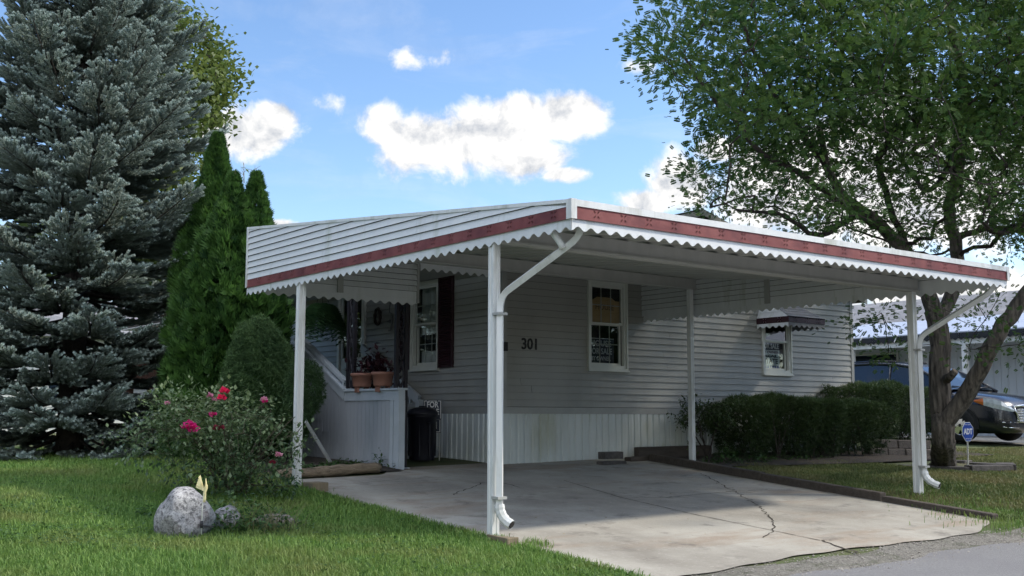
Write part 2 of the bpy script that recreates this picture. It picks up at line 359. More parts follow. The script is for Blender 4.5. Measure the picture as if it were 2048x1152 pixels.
    mr = N(nt, 'ShaderNodeMapRange', interpolation_type='SMOOTHSTEP', i_From_Min=-.02, i_From_Max=.46); L.new(dd, mr.inputs['Value'])
    ci = noise(5, 7, .6, st=(1.2, 4.5, 1), dist=.8)
    cm = N(nt, 'ShaderNodeMapRange', i_From_Min=.48, i_From_Max=.8, i_To_Max=.18); L.new(ci, cm.inputs['Value'])
    alpha = m2('MAXIMUM', mr.outputs[0], cm.outputs[0])
    # sunlit side of each billow against its shaded side
    lit = m2('MULTIPLY_ADD', m2('SUBTRACT', nz, nz2), 3.2, m2('MULTIPLY_ADD', m2('SUBTRACT', nb, .5), 1.1, .72))
    thick = N(nt, 'ShaderNodeMapRange', i_From_Min=.3, i_From_Max=1.4, i_To_Min=.12, i_To_Max=-.12); L.new(dd, thick.inputs['Value'])
    lit = m2('ADD', lit, thick.outputs[0])
    cr = N(nt, 'ShaderNodeMix', data_type='RGBA', clamp_factor=True); cr.inputs['A'].default_value = (.42, .46, .53, 1); cr.inputs['B'].default_value = (1, .985, .96, 1); L.new(lit, cr.inputs['Factor'])
    b2 = N(nt, 'ShaderNodeBackground'); hid = m2('MAXIMUM', over.outputs[0], bkr.outputs[0]); hb = N(nt, 'ShaderNodeMapRange', i_From_Min=-1.0, i_From_Max=.1, i_To_Min=.50, i_To_Max=2.5); L.new(hid, hb.inputs['Value']); L.new(hb.outputs[0], b2.inputs['Strength']); L.new(cr.outputs['Result'], b2.inputs['Color'])  # the added unseen clouds are brightened to lift the ambient light
    ms = N(nt, 'ShaderNodeMixShader'); L.new(alpha, ms.inputs[0]); L.new(b1.outputs[0], ms.inputs[1]); L.new(b2.outputs[0], ms.inputs[2]); L.new(ms.outputs[0], out.inputs['Surface'])
sky()
vs = scene.view_settings; scene.display_settings.display_device = 'sRGB'
vs.view_transform = 'Standard'; vs.look = 'None'; vs.exposure = 1.22; vs.gamma = 1; vs.use_curve_mapping = False
scene.cycles.max_bounces = 8; scene.cycles.transparent_max_bounces = 12; scene.cycles.use_denoising = True
scene.cycles.sample_clamp_indirect = 4

# ------------------------------------------------------------------ ground, road, driveway
def sheet(name, x0, x1, y0, y1, nx, ny, dz, m, edge=None):
    X = np.linspace(x0, x1, nx); Y = np.linspace(y0, y1, ny); gx, gy = np.meshgrid(X, Y)
    if edge: gx, gy = edge(gx, gy)
    V = np.stack([gx, gy, g(gx, gy)+dz], -1).reshape(-1, 3); i = np.arange(nx*ny).reshape(ny, nx)
    FC = np.stack([i[:-1, :-1], i[:-1, 1:], i[1:, 1:], i[1:, :-1]], -1).reshape(-1, 4)
    return npmesh(name, V, FC, m, smooth=True)
xs = np.concatenate([[-600, -200, -80, -40, -20], np.linspace(-10, 30, 161), [40, 60, 100, 250, 700]])
ys = np.concatenate([[-300, -60, -20, -8], np.linspace(-4, 30, 137), [36, 50, 80, 160, 400, 900]])
gx, gy = np.meshgrid(xs, ys); i = np.arange(gx.size).reshape(gx.shape)
lawn = npmesh('lawn', np.stack([gx, gy, g(gx, gy)], -1).reshape(-1, 3), np.stack([i[:-1, :-1], i[:-1, 1:], i[1:, 1:], i[1:, :-1]], -1).reshape(-1, 4), M['lawn'], smooth=True)
tag(lawn, 'mown green lawn either side of the driveway', 'lawn', kind='structure')
def road_edge(gx, gy):
    t = (gy-gy.min())/(gy.max()-gy.min()); return gx, np.where(t > .999, gy + .05*np.sin(gx*3.1)+.03*np.sin(gx*7.7), gy)
road = sheet('road', -80, 90, -7, 5.22, 700, 14, .006, M['asphalt'], road_edge)
tag(road, 'grey asphalt street in the lower right corner', 'road', kind='structure')
def verge_edge(gx, gy):
    t = (gy-gy.min())/(gy.max()-gy.min())
    far = 5.62 + .05*np.sin(gx*2.3) + .035*np.sin(gx*6.1+1)
    return gx, 4.8 + t*(far-4.8)
gv = sheet('gravel', 5.0, 60, 4.8, 5.6, 500, 8, .003, M['gravelbed'], verge_edge)
tag(gv, 'crumbling gravel strip between the driveway and the asphalt', 'gravel', kind='stuff')
def drive_edge(gx, gy):
    # slab outline: straight left side, right side following the kerb timbers, rounded front corners
    t = (gx-5.4)/(11.2-5.4); s = (gy-5.66)/(12.3-5.66)
    xl = 5.43 + np.where(gy < 6.2, (gy-6.2)*-.05, 0) + .22*sstep(10.2, 11.2, gy); xr = 10.52 + .80*np.clip((gy-5.9)/5.6, -.1, 1)
    nx_ = xl + t*(xr-xl)
    fr = 5.66 + .05*np.sin(nx_*1.9) + .018*np.sin(nx_*9) + .55*np.clip((nx_-9.4), 0, 2)**2*.5
    bk = 11.72 + .58*sstep(6.9, 7.5, nx_); return nx_, fr + s*(bk-fr)
dr = sheet('driveway', 5.4, 11.2, 5.66, 12.3, 150, 120, .014, M['concrete'], drive_edge)
tag(dr, 'stained and cracked concrete driveway slab under the carport', 'driveway', kind='structure')
dr2 = sheet('driveway', 22.7, 30, 5.4, 22, 30, 40, .02, M['concrete'])
tag(dr2, 'pale concrete driveway under the parked minivan', 'driveway', kind='structure')
# cracks and joints in the slab, as thin dark strips laid on top
mb = MB()
def crack(pts, w0, jag=.01, seed=1):
    rd = random.Random(seed); P = []
    for a, b in zip(pts[:-1], pts[1:]):
        n = max(2, int((Vector(b)-Vector(a)).length/.06))
        for k in range(n): P.append(Vector(a).lerp(Vector(b), k/n) + Vector((rd.gauss(0, jag), rd.gauss(0, jag), 0)))
    P.append(Vector(pts[-1]))
    vs = []
    for k, p in enumerate(P):
        d = (P[min(k+1, len(P)-1)]-P[max(k-1, 0)]).normalized(); nrm = Vector((-d.y, d.x, 0)); ww = w0*(.5+rd.random()*.9)
        for sgn in (-1, 1):
            q = p + nrm*sgn*ww/2; vs.append((q.x, q.y, gz(q.x, q.y)+.018))
    mb.add(vs, [(2*k, 2*k+2, 2*k+3, 2*k+1) for k in range(len(P)-1)])
def H(*pp): return [(hit(*p).x, hit(*p).y) + (0,) for p in pp]
crack(H((1128, 964), (1240, 998), (1395, 1034), (1540, 1064), (1640, 1085)), .012, .002, 1)
crack(H((1640, 1085), (1716, 1110)), .028, .012, 2)
crack(H((1404, 950), (1466, 985), (1520, 1016), (1545, 1045), (1552, 1056), (1545, 1064)), .012, .016, 3)
crack(H((1240, 1000), (1330, 998), (1440, 988), (1535, 982)), .010, .010, 4)
crack(H((1545, 1064), (1526, 1080)), .012, .01, 5)
crack(H((905, 993), (968, 968), (1010, 970), (1040, 978)), .014, .012, 6)
crack(H((690, 972), (800, 962), (930, 955)), .008, .006, 7)
mb.build('driveway_crack', M['soil']); tag(bpy.data.objects['driveway_crack'], 'dark cracks and joints running through the driveway slab', 'crack', kind='structure')
# planting bed soil by the right-hand wall
bed = sheet('planting_bed', 11.4, 19.0, 10.55, 12.25, 40, 12, .03, M['soil'], lambda a, b: (a, b - .25*np.sin((a-11.4)*.5)*((12.25-b)/1.7)))
tag(bed, 'dark bare soil of the planting bed under the hedge', 'soil', kind='structure')
bed2 = sheet('planting_bed', 5.5, 7.4, 11.9, 18.5, 14, 40, .03, M['soil'])
tag(bed2, 'dark soil bed along the side of the porch', 'soil', kind='structure')

# ------------------------------------------------------------------ the mobile home
HX, HY, HX1, HY1 = 9.045, 12.10, 16.845, 27.0         # left wall plane, front wall plane, far corners
SILL, EAVE, PEAK, MID = .13, 2.10, 3.16, 12.945
LAP = .0965
home = thing('mobile_home', 'long pale grey mobile home with lap siding, white skirting and number 301', 'mobile home', (HX, HY, -.65))
def to_front(s, z, n): return (s, HY-n, z)             # s along x, n out from the wall
def to_left(s, z, n): return (HX-n, s, z)              # s along y
def lap_rows(mb, tow, s0, s1, z0, z1, holes, top=None, lap=LAP, mi=0, out=.019, seed=0, flip=False):
    """clapboards: each row leans out at its lower edge; broken where a window sits; top(s) cuts gables"""
    z = z0; k = 0; rd = random.Random(seed)
    while z < z1-1e-4:
        zt = min(z+lap, z1); cuts = [(a, b) for a, b, lo, hi in holes if lo < zt-.02 and hi > z+.02]
        for a, b, lo, hi in holes:                        # narrow strips left above and below a window
            for q0, q1 in ((z, lo), (hi, zt)):
                if (a, b) in cuts and q0 >= z-1e-6 and q1 <= zt+1e-6 and q1-q0 > .003:
                    o0, o1 = out-(out-.002)*(q0-z)/(zt-z), out-(out-.002)*(q1-z)/(zt-z); r_ = [tow(a, q0, o0), tow(b, q0, o0), tow(b, q1, o1), tow(a, q1, o1), tow(a, q0, .001), tow(b, q0, .001)]; o_ = -1 if flip else 1
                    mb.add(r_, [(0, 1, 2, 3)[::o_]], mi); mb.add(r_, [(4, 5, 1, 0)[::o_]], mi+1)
        segs = [(s0, s1)]
        for a, b in cuts: segs = [q for (u, v) in segs for q in ((u, min(v, a)), (max(u, b), v)) if q[1]-q[0] > .004]
        for u, v in segs:
            ul, vl, ut, vt = u, v, u, v
            if top:
                lo, hi = top(z), top(zt)
                ul, vl = max(u, lo[0]), min(v, lo[1]); ut, vt = max(u, hi[0]), min(v, hi[1])
                if vl-ul < .02: continue
                if vt < ut: ut = vt = (ut+vt)/2
            jn = rd.uniform(ul+.3, max(ul+.31, vl-.3)) if (vl-ul > 2.2 and not top and rd.random() < .8) else None
            if jn: segs2 = [(ul, jn-.001), (jn+.001, vl)]
            else: segs2 = [(ul, vl)]
            for ul, vl in segs2[1:]:
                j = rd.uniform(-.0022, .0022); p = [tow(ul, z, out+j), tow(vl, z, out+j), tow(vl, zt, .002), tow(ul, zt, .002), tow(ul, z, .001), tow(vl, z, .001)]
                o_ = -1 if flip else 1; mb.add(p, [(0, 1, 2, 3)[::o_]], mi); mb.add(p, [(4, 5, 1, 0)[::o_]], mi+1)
            ul, vl = segs2[0]
            if jn: ut, vt = ul, vl
            j = rd.uniform(-.0022, .0022)
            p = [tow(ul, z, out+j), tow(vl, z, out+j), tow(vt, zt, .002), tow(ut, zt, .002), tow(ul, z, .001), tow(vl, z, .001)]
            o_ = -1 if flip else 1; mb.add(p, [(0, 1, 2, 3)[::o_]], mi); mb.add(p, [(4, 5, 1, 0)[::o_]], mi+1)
        z = zt; k += 1
W1 = (10.572, 11.348, .669, 1.979); W2 = (14.392, 15.131, .70, 1.64); W3 = (13.627, 14.385, .686, 2.01); W4 = (18.6, 20.2, .85, 1.95); DOOR = (15.78, 16.68, .12, 2.02)
mb = MB()
lap_rows(mb, to_front, HX, HX1, SILL, EAVE, [W1, W2], seed=1)
lap_rows(mb, to_front, HX, HX1, EAVE, PEAK-.05, [], top=lambda z: (HX + (z-EAVE)/(PEAK-EAVE)*(MID-HX), HX1 - (z-EAVE)/(PEAK-EAVE)*(HX1-MID)), seed=2)
lap_rows(mb, to_left, HY, HY1, SILL, EAVE, [W3, W4, DOOR], seed=3, flip=True)
# closed back so that the rooms stay dark
mb.box((HX1-.06, HY+.1, .0), (HX1, HY1, EAVE)); mb.box((HX+.1, HY1-.08, .0), (HX1-.08, HY1, EAVE)); mb.box((HX+.05, HY+.05, -.02), (HX1-.08, HY1-.1, .06)); mb.box((HX+.05, HY+.05, EAVE), (HX1-.08, HY1-.1, EAVE+.03))
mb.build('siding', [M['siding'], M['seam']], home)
mb = MB()   # band between siding and skirting, and the corner boards
mb.box((HX-.012, HY-.012, .035), (HX1, HY+.02, .125)); mb.box((HX-.012, HY+.021, .035), (HX+.02, HY1, .125))
mb.box((HX-.022, HY-.024, .126), (HX+.065, HY+.02, EAVE-.05)); mb.box((HX-.022, HY+.021, .126), (HX+.02, HY+.085, EAVE-.05))
mb.box((HX1-.06, HY-.024, .126), (HX1+.012, HY+.05, EAVE+.03))
mb.build('corner_trim', M['trim'], home)
mb = MB()   # ribbed metal skirting: narrow raised ribs between slightly warped pans
def skirt(tow, s0, s1, zb, flip):
    rd = random.Random(5); s = s0; pts = []
    while s < s1-.02:
        wv = .128 + rd.uniform(-.012, .012); b = rd.uniform(-.006, .012)
        pts += [(s, .0, b), (s+.010, .016, b), (s+.020, .017, b), (s+.030, .001, b), (s+wv*.6, .006+b*.6, b)]; s += wv
    pts.append((s1, 0, 0)); vs = []
    for q, n, b in pts:
        sk = rd.uniform(-.006, .006); x = zb(q)
        vs += [tow(q, .034, n), tow(q+sk, (.034+x)/2, n+b), tow(q+sk*.5, x, n+.004)]
    fs = []
    for k in range(len(pts)-1):
        for e in range(2):
            f = (3*k+e, 3*k+e+1, 3*k+e+4, 3*k+e+3); fs.append(f if not flip else f[::-1])
    mb.add(vs, fs)
skirt(to_front, HX, HX1, lambda s: gz(s, HY)-.01+.02, False); skirt(to_left, HY, HY1, lambda s: gz(HX, s)+.0, True)
mb.build('skirting', M['skirt'], home)
mb = MB()   # gable roof with a front overhang and eaves
ov, sl_ = .32, (PEAK-EAVE)/(MID-HX)
for sgn, xe in ((-1, HX), (1, HX1)):
    e = xe + sgn*ov; ze = EAVE+.04 - sl_*ov
    mb.prism([(e, HY-.10, ze), (MID, HY-.10, PEAK+.04), (MID, HY-.10, PEAK+.12), (e, HY-.10, ze+.08)], (0, HY1-HY+.3, 0), 0)
    mb.prism([(e, HY-.125, ze-.03), (MID, HY-.125, PEAK+.01), (MID, HY-.125, PEAK+.10), (e, HY-.125, ze+.06)], (0, .024, 0), 1)
mb.build('roof', [M['brownshingle'], M['trim']], home)
mb = MB(); mb.box((HX-ov, HY-.09, EAVE-.07), (HX-.001, HY1, EAVE-.055)); mb.build('soffit', M['trim'], home)

def window(tow, s0, s1, z0, z1, sgn=1, muntins=True, split=.52, curtain=None, trim=.075, label=None):
    """double-hung vinyl window: casing, two sashes of which the lower sits further back, bars, glass"""
    mb = MB()
    def fr(mb, a, b, c, d, t, n0, n1, mi=0):
        for (u0, u1, v0, v1) in ((a, b, d-t, d), (a, b, c, c+t), (a, a+t, c+t, d-t), (b-t, b, c+t, d-t)):
            p, q = tow(u0, v0, n0), tow(u1, v1, n1)
            mb.box([min(i_, j_) for i_, j_ in zip(p, q)], [max(i_, j_) for i_, j_ in zip(p, q)], mi)
    fr(mb, s0, s1, z0, z1, .028, .0, .045); fr(mb, s0+.028, s1-.028, z0+.028, z1-.028, .042, -.03, .022)
    p, q = tow(s0-.012, z0-.022, .0), tow(s1+.012, z0-.001, .062); mb.box([min(a, b) for a, b in zip(p, q)], [max(a, b) for a, b in zip(p, q)])
    f = mb.build('window', M['vinyl'], home)
    if label: f['label'] = label
    a, b, c, d = s0+.072, s1-.072, z0+.072, z1-.072; mid = c + (d-c)*split
    mb = MB(); fr(mb, a, b, mid-.012, d, .03, -.028, .006); fr(mb, a+.012, b-.012, c, mid+.012, .034, -.06, -.032)
    if muntins:
        for lo, hi, n in ((mid+.02, d-.03, -.016), (c+.034, mid-.02, -.05)):
            for k in (1, 2):
                u = a+.03 + (b-a-.06)*k/3; p, q = tow(u-.006, lo, n-.004), tow(u+.006, hi, n+.004); mb.box([min(i_, j_) for i_, j_ in zip(p, q)], [max(i_, j_) for i_, j_ in zip(p, q)])
            v = (lo+hi)/2; p, q = tow(a+.03, v-.006, n-.0035), tow(b-.03, v+.006, n+.0035); mb.box([min(i_, j_) for i_, j_ in zip(p, q)], [max(i_, j_) for i_, j_ in zip(p, q)])
    mb.build('sash', M['vinyl'], f)
    mb = MB()
    for lo, hi, n in ((mid+.01, d-.02, -.008), (c+.02, mid, -.042)):
        mb.add([tow(a+.02, lo, n), tow(b-.02, lo, n), tow(b-.02, hi, n), tow(a+.02, hi, n)], [(0, 1, 2, 3) if sgn > 0 else (3, 2, 1, 0)])
    mb.build('pane', M['glass'], f)
    if curtain:
        mb = MB(); u0, u1 = a-.02, b+.02; n = 44
        for lo, hi in curtain:
            vs = []
            for k in range(n+1):
                u = u0+(u1-u0)*k/n; dd = -.13-.014*math.sin(k*1.35)-.008*math.sin(k*.6); vs += [tow(u, c+(d-c)*lo + .01*math.sin(k*.9), dd), tow(u, c+(d-c)*hi, dd)]
            mb.add(vs, [(2*k, 2*k+2, 2*k+3, 2*k+1) for k in range(n)], 0, True)
        mb.build('curtain', M['curtain'], f)
    mb = MB()   # dark room just behind the opening
    p = [tow(s0+.03, z0+.03, -.062), tow(s1-.03, z0+.03, -.062), tow(s1-.03, z1-.03, -.062), tow(s0+.03, z1-.03, -.062)]; q = [tow(*[(s0+.03, s1-.03)[k in (1, 2)], (z0+.03, z1-.03)[k > 1], -.6]) for k in range(4)]
    mb.add(p+q, [(4, 5, 6, 7), (0, 1, 5, 4), (1, 2, 6, 5), (2, 3, 7, 6), (3, 0, 4, 7)]); mb.build('reveal', M['dark'], f)
    return f
window(to_front, *W1, label='window with a tan paper above and a dark sale notice below')
window(to_front, *W2, muntins=False, split=.60, label='window under the small scalloped awning')
window(to_left, *W3, sgn=-1, curtain=[(.40, 1.0), (-.02, .18)], label='curtained window with maroon shutters')
window(to_left, *W4, sgn=-1, muntins=False)
for s0, s1 in ((13.237, 13.612), (14.400, 14.785)):        # louvred shutters
    mb = MB(); mb.box((HX-.035, s0, .70), (HX-.016, s1, 2.03))
    for a in (s0, s1-.035): mb.box((HX-.050, a, .70), (HX-.0355, a+.035, 2.03))
    z = .74
    while z < 1.98:
        mb.prism([(HX-.0355, s0+.036, z), (HX-.052, s0+.036, z+.006), (HX-.0355, s0+.036, z+.03)], (0, s1-s0-.072, 0)); z += .034
    mb.build('shutter', M['maroon'], home)
# storm door on the landing side
mb = MB(); d0, d1, e0, e1 = DOOR
for a in ((d0, d0+.07, e0, e1), (d1-.07, d1, e0, e1), (d0+.07, d1-.07, e1-.08, e1)): mb.box((HX-.05, a[0], a[2]), (HX+.03, a[1], a[3]))
fdoor = mb.build('door', M['vinyl'], home)
mb = MB(); mb.box((HX-.02, d0+.075, e0), (HX+.01, d1-.075, .95)); mb.box((HX-.021, d0+.075, .951), (HX+.01, d0+.14, e1-.085)); mb.box((HX-.021, d1-.14, .951), (HX+.01, d1-.075, e1-.085)); mb.build('door_leaf', M['vinyl'], fdoor)
mb = MB(); mb.add([(HX-.008, d0+.14, .95), (HX-.008, d1-.14, .95), (HX-.008, d1-.14, e1-.09), (HX-.008, d0+.14, e1-.09)], [(3, 2, 1, 0)]); mb.build('pane', M['glass'], fdoor)
mb = MB(); mb.box((HX+.03, d0+.1, e0), (HX+.05, d1-.1, e1)); mb.build('inner_door', M['dark'], fdoor)
mb = MB(); mb.tube([(HX-.03, d0+.11, 1.0), (HX-.075, d0+.11, 1.0), (HX-.075, d0+.11, .92)], .010, 6); mb.build('handle', M['rod'], fdoor)
text('301', .215, (9.517, HY-.017, .985), (1, 0, 0), (0, 0, 1), M['black'], 'house_number', home, .004, .004, .265)
mb = MB(); mb.box((9.035, HY-.062, .88), (9.10, HY-.025, 1.0)); mb.box((9.048, HY-.068, .93), (9.087, HY-.0625, .975)); mb.build('doorbell', M['black'], home, bevel=.006)
# small awning over the right-hand window
def scallop_strip(a, b, zt, zb, amp, per, th, nrm, mi, mb, ph=0.0):
    """hanging band with a wavy lower edge, th thick along nrm"""
    a = Vector(a); b = Vector(b); L_ = (b-a).length; n = max(8, int(L_/per*10)); d = (b-a)/n; nv = Vector(nrm)*th
    vs = []
    for k in range(n+1):
        p = a + d*k; z = zb - amp*(.5+.5*math.cos(2*math.pi*(k/n*L_/per+ph)))
        vs += [(p.x, p.y, zt), (p.x, p.y, z), (p.x+nv.x, p.y+nv.y, zt), (p.x+nv.x, p.y+nv.y, z)]
    fs = []
    for k in range(n):
        i_, j_ = 4*k, 4*k+4
        fs += [(i_, i_+1, j_+1, j_), (i_+2, j_+2, j_+3, i_+3), (i_+1, i_+3, j_+3, j_+1), (i_, j_, j_+2, i_+2)]
    mb.add(vs, fs, mi)
def petals(mb, c, du, r, nrm, mw=1, md=2, up=(0, 0, 1)):
    """X of four flat leaf shapes on the band"""
    c = Vector(c); du = Vector(du); up = Vector(up); nv = Vector(nrm)*.003
    for k, (sx, sz) in enumerate(((1, 1), (-1, 1), (-1, -1), (1, -1))):
        d = (du*sx + up*sz).normalized(); e = (du*sx - up*sz).normalized(); o0 = c + nv + d*r*.34; pts = []
        for t, wd in ((0, 0), (.35, .13), (.7, .10), (1, 0), (.7, -.10), (.35, -.13)): pts.append(o0 + d*r*t*.85 + e*r*wd*.8)
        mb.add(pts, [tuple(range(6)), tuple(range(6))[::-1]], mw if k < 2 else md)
M['cut_dark'] = mat('painted_opening_unlit', (.07, .02, .022)); M['cut_light'] = mat('painted_opening_lit', (.66, .60, .60))  # petals coloured pale for lit openings, near black for unlit ones
aw = MB(); ax0, ax1, ay = 14.26, 15.16, HY-.68; zf, zw, zsplit = 1.60, 1.98, 1.51
n = 7
for k in range(n):                                          # overlapping slats of the sloping top
    t0, t1 = k/n, (k+1)/n
    y0, y1 = HY-.03-(.65)*t0, HY-.03-.65*t1; z0, z1 = zw+(zf-zw)*t0, zw+(zf-zw)*t1
    ins0, ins1 = .16*(1-t0), .16*(1-t1)
    aw.add([(ax0+ins0, y0, z0), (ax1-ins0, y0, z0), (ax1-ins1, y1-.012, z1+.004), (ax0+ins1, y1-.012, z1+.004), (ax0+ins1, y1-.012, z1-.014), (ax1-ins1, y1-.012, z1-.014)], [(0, 1, 2, 3), (3, 2, 5, 4)], 0)
for xs_, sg in ((ax0, 1), (ax1, -1)):                        # side wings
    for k in range(4):
        za, zb_ = zf+(zw-zf)*k/4, zf+(zw-zf)*(k+1)/4; ya = HY-.68+.65*k/4; yb = HY-.68+.65*(k+1)/4; i0, i1 = .16*k/4*sg, .16*(k+1)/4*sg
        aw.add([(xs_-.006*sg+i0, HY-.025, za), (xs_-.006*sg+i0, ya, za), (xs_+.004*sg+i1, yb, zb_), (xs_+.004*sg+i1, HY-.025, zb_)], [(0, 1, 2, 3)], 1)
awn = aw.build('awning', [M['shingle'], M['wedge']], home)
mb = MB(); mb.box((ax0-.012, ay-.012, zsplit), (ax1+.012, ay+.0, zf+.005)); mb.box((ax0-.012, ay+.001, zsplit), (ax0, HY-.03, zf+.005)); mb.box((ax1, ay+.001, zsplit), (ax1+.012, HY-.03, zf+.005))
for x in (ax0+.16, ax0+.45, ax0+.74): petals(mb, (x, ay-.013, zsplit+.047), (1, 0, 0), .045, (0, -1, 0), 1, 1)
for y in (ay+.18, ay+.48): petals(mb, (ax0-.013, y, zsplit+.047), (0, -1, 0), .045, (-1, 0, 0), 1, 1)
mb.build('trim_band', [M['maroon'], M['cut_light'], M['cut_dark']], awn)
mb = MB(); scallop_strip((ax0-.004, ay-.004, 0), (ax1+.004, ay-.004, 0), zsplit-.001, zsplit-.045, .035, .13, .008, (0, 1, 0), 0, mb)
scallop_strip((ax0-.004, HY-.03, 0), (ax0-.004, ay+.005, 0), zsplit-.001, zsplit-.045, .035, .13, .008, (1, 0, 0), 1, mb)
scallop_strip((ax1+.004, HY-.03, 0), (ax1+.004, ay+.005, 0), zsplit-.001, zsplit-.045, .035, .13, .008, (-1, 0, 0), 0, mb)
mb.build('scalloped_valance', [M['shingle'], M['wedge']], awn)

# notices standing inside the front windows
s1 = thing('sale_notice', 'dark notice reading HOUSE FOR SALE BY OWNER inside the window nearest the number', 'sign', (10.93, HY+.075, .75))
mb = MB(); mb.box((10.66, HY+.075, .76), (11.17, HY+.082, 1.145)); mb.build('board', M['navysign'], s1)
for t, z, h, wd in (('HOUSE', 1.06, .12, .40), ('FOR SALE', .945, .12, .44), ('BY OWNER', .84, .085, .38)): text(t, h, (10.905, HY+.072, z), (1, 0, 0), (0, 0, 1), M['text_grey'], 'lettering', s1, .001, .002, wd)
for zb_ in (1.13, .765): mb = MB(); mb.box((10.665, HY+.070, zb_), (11.165, HY+.0735, zb_+.01)); mb.build('border', M['text_grey'], s1)
s2 = thing('paper_notice', 'tan paper notice behind the upper panes above the dark sale notice', 'sign', (10.93, HY+.05, 1.36))
mb = MB(); mb.box((10.66, HY+.05, 1.355), (11.27, HY+.056, 1.70)); mb.prism([(10.74, HY+.05, 1.701), (11.18, HY+.05, 1.701), (11.10, HY+.05, 1.745), (10.82, HY+.05, 1.745)], (0, .006, 0)); mb.build('paper', M['tan'], s2)
text('HOUSE', .115, (10.965, HY+.047, 1.595), (1, 0, 0), (0, 0, 1), mat('brown_lettering', (.12, .075, .03)), 'lettering', s2, .001, .0, .36)
s3 = thing('sale_notice', 'white notice with lines reading FOR SALE and STATE inside the window under the awning', 'sign', (14.73, HY+.08, .78))
mb = MB(); mb.box((14.46, HY+.068, .79), (14.93, HY+.075, 1.235)); mb.build('board', mat('white_card', (.66, .74, .76), (.42, .5, .52), 9, .7), s3)
mb = MB(); mb.box((14.46, HY+.0655, 1.11), (14.93, HY+.0678, 1.235)); mb.build('band', M['navysign'], s3)
for t, z, h, wd, mm in (('FOR SALE', 1.17, .11, .42, 'text_white'), ('BY OWNER', 1.07, .06, .40, 'navysign'), ('REAL', 1.005, .055, .36, 'navysign'), ('STATE', .92, .115, .36, 'navysign'), ('0000000', .825, .075, .42, 'blue')):
    if t == '0000000': continue
    text(t, h, (14.695, HY+.0638, z), (1, 0, 0), (0, 0, 1), M[mm], 'lettering', s3, .001, .003, wd)
mb = MB()
for k in range(7): mb.box((14.485+k*.062, HY+.0655, .80), (14.525+k*.062, HY+.0678, .85))
mb.build('number_row', M['blue'], s3)

# ------------------------------------------------------------------ carport
CX0, CX1, CY0, CY1 = 5.424, 11.70, 6.375, 12.30
def ztop(y): return 1.648 + (2.23-1.648)*(y-CY0)/(12.34-CY0)
port = thing('carport', 'white flat-roofed metal carport with maroon band and scalloped edging', 'carport', (5.47, 7.45, -1.01))
mb = MB()   # corrugated deck: pans running front to back
x = CX0+.03; top = []
while x < CX1-.05:
    top += [(x, 0), (x+.02, -.022), (x+.05, -.022), (x+.07, 0)]; x += .302
top.append((CX1-.03, 0)); vs = []
for q, dz in top:
    for y in (CY0+.02, HY-.03): vs += [(q, y, ztop(y)-.055), (q, y, ztop(y)-.125+dz)]
k4 = len(top)
mb.add(vs, [f for k in range(k4-1) for f in ((4*k+1, 4*k+5, 4*k+7, 4*k+3), (4*k, 4*k+2, 4*k+6, 4*k+4))])
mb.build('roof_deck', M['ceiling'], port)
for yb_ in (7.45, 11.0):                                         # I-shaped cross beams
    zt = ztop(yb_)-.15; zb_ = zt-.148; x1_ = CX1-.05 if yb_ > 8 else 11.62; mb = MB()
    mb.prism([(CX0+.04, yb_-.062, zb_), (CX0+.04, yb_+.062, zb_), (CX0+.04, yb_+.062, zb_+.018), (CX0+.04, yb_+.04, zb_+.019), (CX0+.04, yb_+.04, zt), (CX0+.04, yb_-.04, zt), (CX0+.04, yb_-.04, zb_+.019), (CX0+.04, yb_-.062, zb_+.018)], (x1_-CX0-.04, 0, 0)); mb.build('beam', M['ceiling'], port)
# posts with a shallow groove in each face
def post(x, y, zb_, zt, a=.036):
    mb = MB(); prof = []
    for (ux, uy) in ((1, 0), (0, 1), (-1, 0), (0, -1)):
        vx, vy = -uy, ux
        for t, o in ((-1, 1), (-.34, 1), (-.26, .86), (.26, .86), (.34, 1)): prof.append((x + a*(ux*o+vx*t), y + a*(uy*o+vy*t)))
    mb.prism([(p[0], p[1], zb_) for p in prof], (0, 0, zt-zb_)); return mb.build('post', M['white'], port)
P2 = (5.47, 7.43); P1 = (5.47, 10.98); P4 = (11.50, 7.43); P3 = (11.56, 11.0)
post(*P2, gz(*P2)-.05, ztop(7.43)-.30); post(*P1, gz(*P1)-.05, ztop(10.98)-.30, .038); post(*P4, gz(*P4)-.08, ztop(7.43)-.30, .040); post(*P3, gz(*P3)-.05, ztop(11)-.30, .034)

ZR, ZT_, ZS = 1.500, 1.592, 1.452
